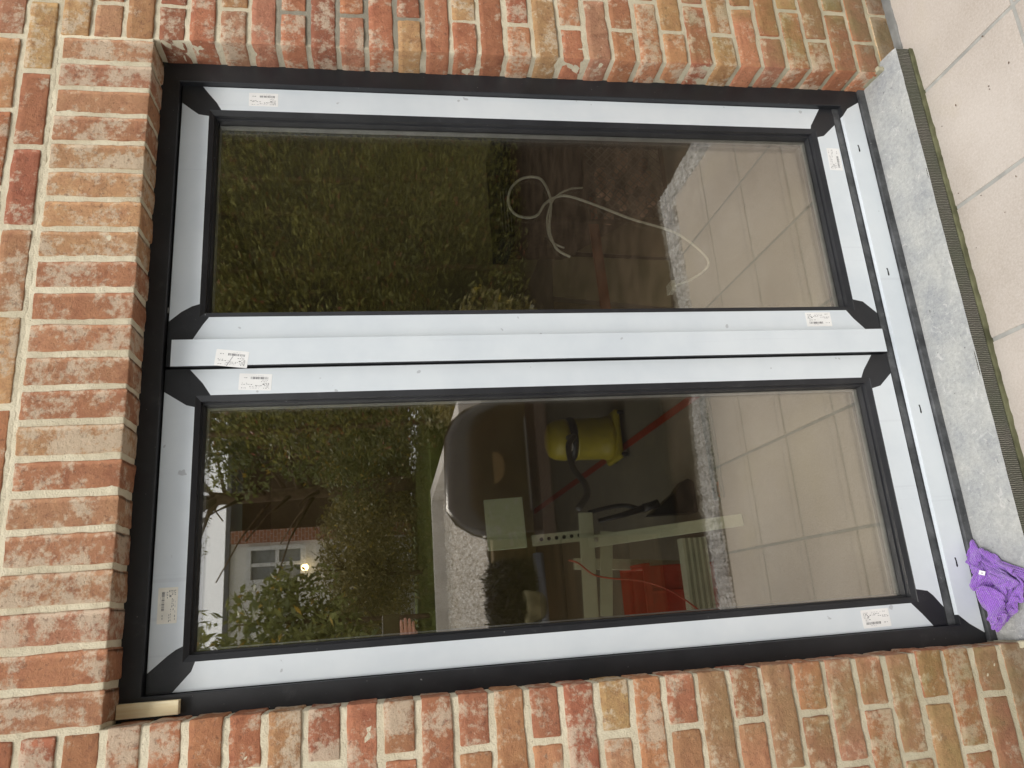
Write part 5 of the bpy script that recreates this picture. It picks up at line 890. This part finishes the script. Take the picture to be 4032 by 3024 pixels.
# tall clipped hedge on the right
r_ = np.random.RandomState(2)
hg = thing('yew_hedge', 'tall dense dark green hedge seen in the right door pane', 'hedge')
cs = [(r_.uniform(2.0, 6.6), -5.75 + r_.uniform(-.35, .3), r_.uniform(-2.0, 3.6)) for k in range(420)]
leaf_mesh('foliage', cs, 105000, .062, .30, gA, hg, 3, .42, (1, .8, 1))
mb = MB()
for x in np.arange(2.2, 9, .6): mb.tube([(x, -6.0, -2.12), (x + r_.uniform(-.1, .1), -6.0, .5), (x + r_.uniform(-.2, .2), -6.0, 3.3)], .03, 6)
mb.build('stems', bark, hg)
mb = MB(); mb.box(3.1, 9, -6.5, -6.35, -2.1, 3.5); fe = mb.build('backing_fence', m_wood('weathered_fence', (.035, .032, .02), (.07, .065, .04), 2, 6)); tag(fe, 'dark weathered timber fence added behind the tall hedge to block the sky', 'fence')  # added backing, its span keeps bright sky from showing through the leaves
# terrace: raised bed with light gravel, kerb, sleepers, lawn
mb = MB(); mb.box(-7, 2.6, -30, -6.13, -2.1, -1.0); tag(mb.build('lawn', plain('lawn_grass', (.10, .125, .03), .9, .1, var=.5, scale=5, bump=.02)), kind='structure')
bed = thing('raised_bed', 'raised garden bed with pale concrete kerb and timber sleepers', 'planter')
mb = MB(); mb.prism([(-7, -6.12), (1.43, -6.12), (1.43, -2.505), (1.30, -2.505), (1.30, -5.96), (-7, -5.96)], .9 , ((0, 0, -1.883), (1, 0, 0), (0, 1, 0), (0, 0, 1))); mb.build('kerb', plain('pale_concrete', (.62, .58, .54), .85, .2, var=.1, scale=5), bed)
mb = MB()
for k in range(5): mb.box(-7, 1.43, -2.50 - .004 * (k % 2), -2.38, -2.12 + k * .2, -2.125 + (k + 1) * .2)
mb.build('sleeper', m_wood('brown_sleeper', (.09, .06, .03), (.21, .145, .075), 0, 10), bed, .006)
mb = MB(); mb.add([(-7, -2.5, -1.115), (1.3, -2.5, -1.115), (1.3, -5.96, -1.115), (-7, -5.96, -1.115)], [(0, 1, 2, 3)]); mb.build('bed_fill', m_pebble((.50, .46, .40), (.90, .86, .80)), bed)
o = stones('gravel', 16000, lambda r_: (lambda y: (r_.uniform(-1.0, 1.29), y))(-2.5 - 3.4 * r_.rand() ** 1.3), lambda x, y: -1.11, .010, .024, m_pebble((.42, .36, .29), (.95, .90, .84))); tag(o, kind='stuff')
mb = MB(); mb.tube([(-.3, -2.30, -1.375), (.45, -2.32, -1.372)], .030, 14, smoothpts=False); pi = mb.build('drain_pipe', plain('grey_pvc', (.30, .33, .40), .4)); tag(pi, 'grey pipe lying along the timber sleepers', 'pipe')
bu = thing('black_grass_clump', 'dark purple-black grassy clump hanging over the gravel bed', 'plant')
leaf_mesh('foliage', [(.13 + .05 * (i % 5), -2.28 - .03 * (i // 5), -1.25 + .05 * (i % 3)) for i in range(15)], 6500, .06, .14, gD, bu, 5, .10)
mb = branches((.24, -2.37, -1.30), (.24, -2.30, -1.12), 12, 3, .008, .1); mb.build('stems', bark, bu)
pot = MB(); pot.lathe([(.045, 0), (.070, .02), (.085, .09), (.085, .11), (.070, .11), (.06, .09), (.05, .08)], (.165, -2.16, -1.36), 20); tag(pot.build('stone_pot', plain('mossy_stone', (.20, .18, .11), .9, .1, var=.3)), 'small round stone pot in front of the dark grassy clump', 'pot')
# barbecue on wicker cabinet
wk = thing('wicker_cabinet', 'dark brown wicker garden cabinet under the barbecue', 'cabinet')
def m_wicker():
    t = NT('woven_rattan'); ck = t.n('TexChecker', Scale=70); t.l(t.stretch((1, 1, 1.4)), ck.inputs['Vector'])
    return t.fin(t.mix(ck.outputs['Fac'], (.02, .012, .010), (.12, .08, .065)), .5, .5, t.bump(ck.outputs['Fac'], .8, .006))
mb = MB(); mb.box(.50, 1.34, -2.36, -2.02, -1.425, -1.352); mb.build('woven_top', m_wicker(), wk, .006)
mb = MB(); mb.box(.52, 1.32, -2.34, -2.04, -2.11, -1.427); mb.build('body', plain('black_board', (.012, .009, .008), .6), wk, .004)
bb = thing('barbecue', 'glossy dark brown hooded barbecue on the wicker cabinet', 'barbecue')
t = NT('brown_enamel'); brown = t.fin(t.mix(t.mr(t.noise(3, 3), .3, .7), (.020, .011, .009), (.034, .019, .015)), .24, .5)
mb = MB(); pr = []
n = 20
for i in range(n + 1):
    a = math.pi * i / n; pr.append((-.17 * math.cos(a) - 0, .50 * math.sin(a) ** .75))
v = []; f = []
for s_i, (x, k) in enumerate(((.54, .60), (.56, .72), (.62, .90), (.70, 1.0), (1.10, .98), (1.20, .9), (1.26, .75), (1.28, .62))):
    for (yy, zz) in pr: v.append((x, -2.19 + yy, -1.350 + zz * k))
for s_i in range(7):
    for i in range(n): a = s_i * (n + 1) + i; f.append((a, a + 1, a + n + 2, a + n + 1))
f.append(tuple(range(n + 1))); f.append(tuple(range(7 * (n + 1), 8 * (n + 1)))[::-1])
mb.add(v, f, 0, True); mb.build('hood', brown, bb)
mb = MB(); mb.prism([(.085 * math.cos(a / 24 * 6.283), .055 * math.sin(a / 24 * 6.283)) for a in range(24)], .004, ((.90, -2.035, -1.12), (-1, 0, 0), (0, -.25, .97), (0, .97, .25))); mb.build('emblem', plain('bronze_plate', (.10, .06, .025), .4), bb)
mb = MB(); mb.tube([(.66, -2.01, -1.30), (.66, -1.985, -1.295), (1.16, -1.985, -1.295), (1.16, -2.01, -1.30)], .008, 8, smoothpts=False); mb.build('handle', plain('dull_steel', (.06, .05, .05), .5), bb)

# shrubs and trees
def plant(name, label, cat, cs, n, size, asp, mat, sp_, seed, base, top, nb=10, r0=.05, bs=.8, group=None):
    o = thing(name, label, cat, group=group); leaf_mesh('foliage' if cat != 'tree' else 'crown', cs, n, size, asp, mat, o, seed, sp_)
    branches(base, top, nb, seed, r0, bs).build('stems' if cat != 'tree' else 'trunk', bark, o); return o
def blob(c, r, k, seed):
    r_ = np.random.RandomState(seed); q = r_.normal(size=(k, 3)); q /= np.linalg.norm(q, axis=1)[:, None]; q *= r_.uniform(.3, 1, (k, 1)); return [tuple(np.array(c) + a * np.array(r)) for a in q]
plant('laurel_shrub', 'tall loose laurel shrub with large leaves at the edge of the left pane', 'shrub', blob((-.75, -5.2, 1.0), (1.15, .6, 2.0), 130, 1), 9000, .10, .42, gB, .26, 11, (-.7, -5.2, -1.1), (-.7, -5.2, 2.6), 26, .04, .9)
plant('laurel_shrub', 'low laurel shrub sprawling in front of the white house wall', 'shrub', blob((.15, -6.7, .42), (.75, .4, .68), 50, 2), 3000, .09, .42, gB, .20, 12, (.15, -6.7, -.95), (.2, -6.7, 1.1), 18, .03, .6)
plant('mixed_shrub', 'low shrub beside the right end of the raised bed', 'shrub', blob((2.15, -4.4, -1.4), (.55, 1.3, .45), 60, 23), 9000, .06, .4, gC, .26, 33, (2.1, -4.4, -2.1), (2.1, -4.4, -1.0), 20, .03, .5)
plant('mixed_shrub', 'brownish twiggy shrub behind the lawn edge', 'shrub', blob((.7, -8.2, -.25), (1.3, .5, .62), 70, 3), 11000, .06, .4, gC, .28, 13, (.7, -8.2, -.95), (.8, -8.2, .3), 40, .03, .8)
plant('mixed_shrub', 'greener shrub to the right of the twiggy one', 'shrub', blob((3.0, -8.0, -.15), (1.5, .6, .9), 80, 4), 14000, .06, .4, gB, .30, 14, (3.0, -8.0, -.95), (3.0, -8.0, .6), 30, .03, .8)
plant('mixed_shrub', 'shaded shrub at the left end of the lawn', 'shrub', blob((-1.6, -8.4, -.1), (1.2, .6, .8), 60, 5), 9000, .07, .4, gC, .28, 15, (-1.6, -8.4, -.95), (-1.6, -8.4, .6), 24, .03, .8)
plant('mixed_shrub', 'long bushy border right in front of the white house', 'shrub', [(x_, y_, z_) for x_, y_, z_ in zip(np.random.RandomState(41).uniform(-3.2, 5.2, 330), np.random.RandomState(42).uniform(-11.3, -10.0, 330), np.random.RandomState(43).uniform(-1.0, .40, 330))], 52000, .08, .4, gC, .30, 34, (1, -10.8, -.95), (1, -10.8, .3), 40, .03, .8)
plant('garden_tree', 'tall conifer with thin drooping branches against the sky', 'tree', blob((1.6, -9.6, 3.3), (1.6, .9, 1.0), 75, 6), 15000, .075, .22, gA, .36, 16, (2.15, -9.8, -.95), (1.9, -9.6, 4.5), 60, .12, 1.7)
plant('garden_tree', 'leafy tree filling the right half of the left pane', 'tree', blob((3.0, -7.6, 1.6), (1.15, .8, 1.9), 110, 7), 20000, .085, .38, gB, .33, 17, (3.1, -7.8, -.95), (3.0, -7.6, 3.6), 40, .09, 1.2)
plant('garden_tree', 'bushy tree behind the laurel at the left', 'tree', blob((-1.2, -9.5, 2.9), (1.8, .8, 1.3), 80, 8), 12000, .09, .35, gB, .40, 18, (-1.5, -9.7, -.95), (-1.2, -9.5, 4.2), 36, .08, 1.4)

r_ = np.random.RandomState(77); gc = [(r_.uniform(-2.5, 2.5), r_.uniform(-9.8, -6.25), -.975) for k in range(700)]
tag(leaf_mesh('lawn_grass', gc, 30000, .07, .10, m_leaf('grass_blades', (.05, .07, .015), (.24, .27, .06), (.30, .20, .08)), None, 78, .09, (1, 1, .35), -1.2), kind='stuff')
# house across the garden
hs = thing('neighbour_house', 'neighbouring house with white rendered wall, brick pier and lit lantern', 'house')
rbk = NT('far_brick'); bt = rbk.n('TexBrick', Scale=4.2); bt.inputs['Color1'].default_value = (.36, .13, .08, 1); bt.inputs['Color2'].default_value = (.45, .19, .11, 1); bt.inputs['Mortar'].default_value = (.55, .5, .45, 1)
mp = rbk.n('Mapping'); mp.inputs['Rotation'].default_value = (R(90), 0, 0); rbk.l(rbk.coord(), mp.inputs['Vector']); rbk.l(mp.outputs[0], bt.inputs['Vector']); far_brick = rbk.fin(bt.outputs['Color'], .9, .1)
white = plain('white_render', (.93, .91, .88), .8, .2, var=.04, scale=3)
mb = MB(); mb.box(1.58, 1.80, -12.4, -11.96, -.94, 2.22); mb.build('brick_pier', far_brick, hs)
mb = MB(); mb.box(-3.0, 1.58, -12.4, -12.02, -.94, .95); mb.box(-3, .88, -12.4, -12.02, .95, 1.95); mb.box(1.52, 1.58, -12.4, -12.02, .95, 1.95); mb.box(-3, 1.58, -12.4, -12.02, 1.95, 2.22); mb.build('white_wall', white, hs)
fm = MB(); fm.loops([(.88, 1.52, .95, 1.95, -11.99), (.95, 1.45, 1.03, 1.87, -11.99), (.95, 1.45, 1.03, 1.87, -12.2)]); fm.box(1.17, 1.23, -12.06, -12.0, 1.03, 1.87); fm.box(.95, 1.45, -12.055, -12.005, 1.40, 1.46); wn = fm.build('window', plain('white_upvc', (.85, .85, .85), .4), hs)
mb = MB(); mb.box(.95, 1.45, -12.12, -12.10, 1.03, 1.87); mb.build('window_pane', plain('dark_glass', (.30, .31, .30), .08, .6), wn)
mb = MB(); mb.box(1.80, 5.5, -12.8, -12.35, -.94, 2.1); mb.build('side_wall', plain('brown_render', (.10, .065, .045), .9, .1), hs)
mb = MB(); mb.box(-3.1, 5.6, -15.5, -11.95, 2.222, 2.30); mb.build('roof', plain('slate_roof', (.16, .16, .18), .7), hs)
mb = MB(); mb.lathe([(.02, -.05), (.055, -.03), (.055, .04), (.02, .07)], (1.10, -11.85, .93), 12); lt = mb.build('lantern', emit('lamp_glow', (1, .80, .42), 9), hs)

# ============================================================ PHOTOGRAPHER (seen only as a reflection)
skin = plain('skin', (.66, .36, .27), .5, .4, var=.08); coat = plain('dark_brown_jacket', (.035, .018, .014), .85, .2, var=.2); trou = plain('dark_trousers', (.03, .03, .04), .9)
pers = thing('person', 'person in a dark brown jacket holding up a phone, mirrored in the left pane', 'person')
def skinned(name, verts, edges, radii, mat, parent, root=0, sub=2):
    me = bpy.data.meshes.new(name); me.from_pydata(verts, edges, []); o = bpy.data.objects.new(name, me); col.objects.link(o); o.parent = parent
    bm_skin = o.modifiers.new('skin', 'SKIN'); bm_skin.use_smooth_shade = True
    if not me.skin_vertices: me.attributes.new('skin_vertices', 'FLOAT', 'POINT') if False else None
    bpy.context.view_layer.objects.active = o
    try: bpy.ops.mesh.customdata_skin_add()
    except Exception: pass
    for i, r_v in enumerate(radii): me.skin_vertices[0].data[i].radius = (r_v, r_v) if not isinstance(r_v, tuple) else r_v; me.skin_vertices[0].data[i].use_root = (i == root)
    s = o.modifiers.new('sub', 'SUBSURF'); s.levels = sub; s.render_levels = sub; me.materials.append(mat); return o
X, Y = -.42, -2.02
bv = [(X, Y, -1.18), (X, Y, -1.0), (X, Y, -.82), (X, Y, -.70), (X, Y + .01, -.60), (X, Y + .02, -.50), (X, Y + .02, -.42),
      (X + .18, Y + .01, -.72), (X + .30, Y + .02, -.97), (X + .42, Y + .20, -.80), (X + .485, Y + .312, -.668),
      (X - .18, Y + .01, -.72), (X - .24, Y, -1.00), (X - .25, Y + .04, -1.26),
      (X + .10, Y, -1.24), (X + .11, Y + .01, -1.64), (X + .12, Y - .02, -2.03), (X + .13, Y + .11, -2.07),
      (X - .10, Y, -1.24), (X - .11, Y + .01, -1.64), (X - .12, Y - .02, -2.03), (X - .13, Y + .11, -2.07)]
be = [(0, 1), (1, 2), (2, 3), (3, 4), (4, 5), (5, 6), (3, 7), (7, 8), (8, 9), (9, 10), (3, 11), (11, 12), (12, 13), (0, 14), (14, 15), (15, 16), (16, 17), (0, 18), (18, 19), (19, 20), (20, 21)]
brr = [(.15, .11), (.15, .11), (.17, .12), (.13, .10), .055, (.078, .095), (.07, .088), .065, .052, .042, .030, .065, .048, .032, .085, .06, .042, .035, .085, .06, .042, .035]
body = skinned('body', bv, be, brr, skin, pers)
cv = [(X, Y, -1.22), (X, Y, -1.0), (X, Y, -.82), (X, Y, -.70), (X, Y + .01, -.655), (X + .18, Y + .01, -.72), (X + .30, Y + .02, -.97), (X + .42, Y + .20, -.80), (X + .47, Y + .285, -.70), (X - .18, Y + .01, -.72), (X - .24, Y, -1.0), (X - .25, Y + .035, -1.22)]
skinned('jacket', cv, [(0, 1), (1, 2), (2, 3), (3, 4), (3, 5), (5, 6), (6, 7), (7, 8), (3, 9), (9, 10), (10, 11)], [(.185, .14), (.18, .135), (.19, .14), (.15, .115), .07, .085, .070, .058, .046, .085, .066, .050], coat, pers)
tv = [(X, Y, -1.18), (X + .10, Y, -1.24), (X + .11, Y + .01, -1.64), (X + .12, Y - .02, -2.02), (X - .10, Y, -1.24), (X - .11, Y + .01, -1.64), (X - .12, Y - .02, -2.02)]
skinned('trousers', tv, [(0, 1), (1, 2), (2, 3), (0, 4), (4, 5), (5, 6)], [(.165, .125), .10, .078, .062, .10, .078, .062], trou, pers)
for s_x in (-1, 1):
    sh = MB(); sh.box(X + s_x * .125 - .048, X + s_x * .125 + .048, Y - .09, Y + .18, -2.123, -2.05); sh.build('shoe', blk, pers, .025, seg=3)
hr = MB(); hr.lathe([(.098, -.06), (.102, 0), (.092, .05), (.06, .085), (.01, .10)], (X, Y - .008, -.42), 20, sx=.86, sy=1.05); hr.build('hair', plain('brown_hair', (.06, .035, .02), .7), pers)
fc_ = MB(); fc_.prism([(-.012, -.02), (.012, -.02), (.004, .03), (-.004, .03)], .03, ((X, Y + .10, -.475), (1, 0, 0), (0, -.1, 1), (0, 1, 0))); fc_.build('nose', skin, pers, .004)
for s_x in (-1, 1):
    ey = MB(); ey.lathe([(.002, -.008), (.011, -.004), (.011, .004), (.002, .008)], (X + s_x * .030, Y + .100, -.455), 10); ey.build('eye', plain('eye_white', (.6, .6, .58), .2), pers)
mo = MB(); mo.box(X - .022, X + .022, Y + .098, Y + .108, -.522, -.514); mo.build('mouth', plain('lips', (.4, .14, .11), .5), pers, .003)
# right hand: palm and five separate fingers closed on the phone
hv = MB()
hand = skinned('hand', [(.075, -1.708, -.655), (.085, -1.695, -.640), (.092, -1.688, -.622), (.094, -1.686, -.604)], [(0, 1), (1, 2), (2, 3)], [.026, (.030, .018), (.032, .016), (.028, .014)], skin, pers)
for i, (z, L, r_) in enumerate(((-.592, .066, .0085), (-.610, .074, .0092), (-.629, .070, .0090), (-.646, .056, .0080))):
    skinned('finger', [(.078, -1.690, z), (.070 - 0, -1.674, z + .001), (.082 + L * .2, -1.662, z + .001), (.084 + L * .62, -1.659, z + .002), (.084 + L, -1.664, z + .003)], [(0, 1), (1, 2), (2, 3), (3, 4)], [r_ * 1.15, r_ * 1.1, r_, r_ * .95, r_ * .75], skin, pers, sub=2)
skinned('thumb', [(.080, -1.700, -.630), (.092, -1.712, -.605), (.110, -1.716, -.585), (.128, -1.712, -.572)], [(0, 1), (1, 2), (2, 3)], [.013, .012, .010, .008], skin, pers)
ph = MB(); ph.box(.020, .176, -1.704, -1.695, -.583, -.505); pho = ph.build('phone', plain('olive_phone_case', (.085, .075, .035), .3), None, .004)
tag(pho, 'phone in a dark case held sideways by the person', 'phone')
ph = MB(); ph.box(.045, .165, -1.7035, -1.6955, -.5048, -.5032); ph.build('phone_edge', plain('polished_steel', (.85, .85, .85), .25, .5, .3), pho)
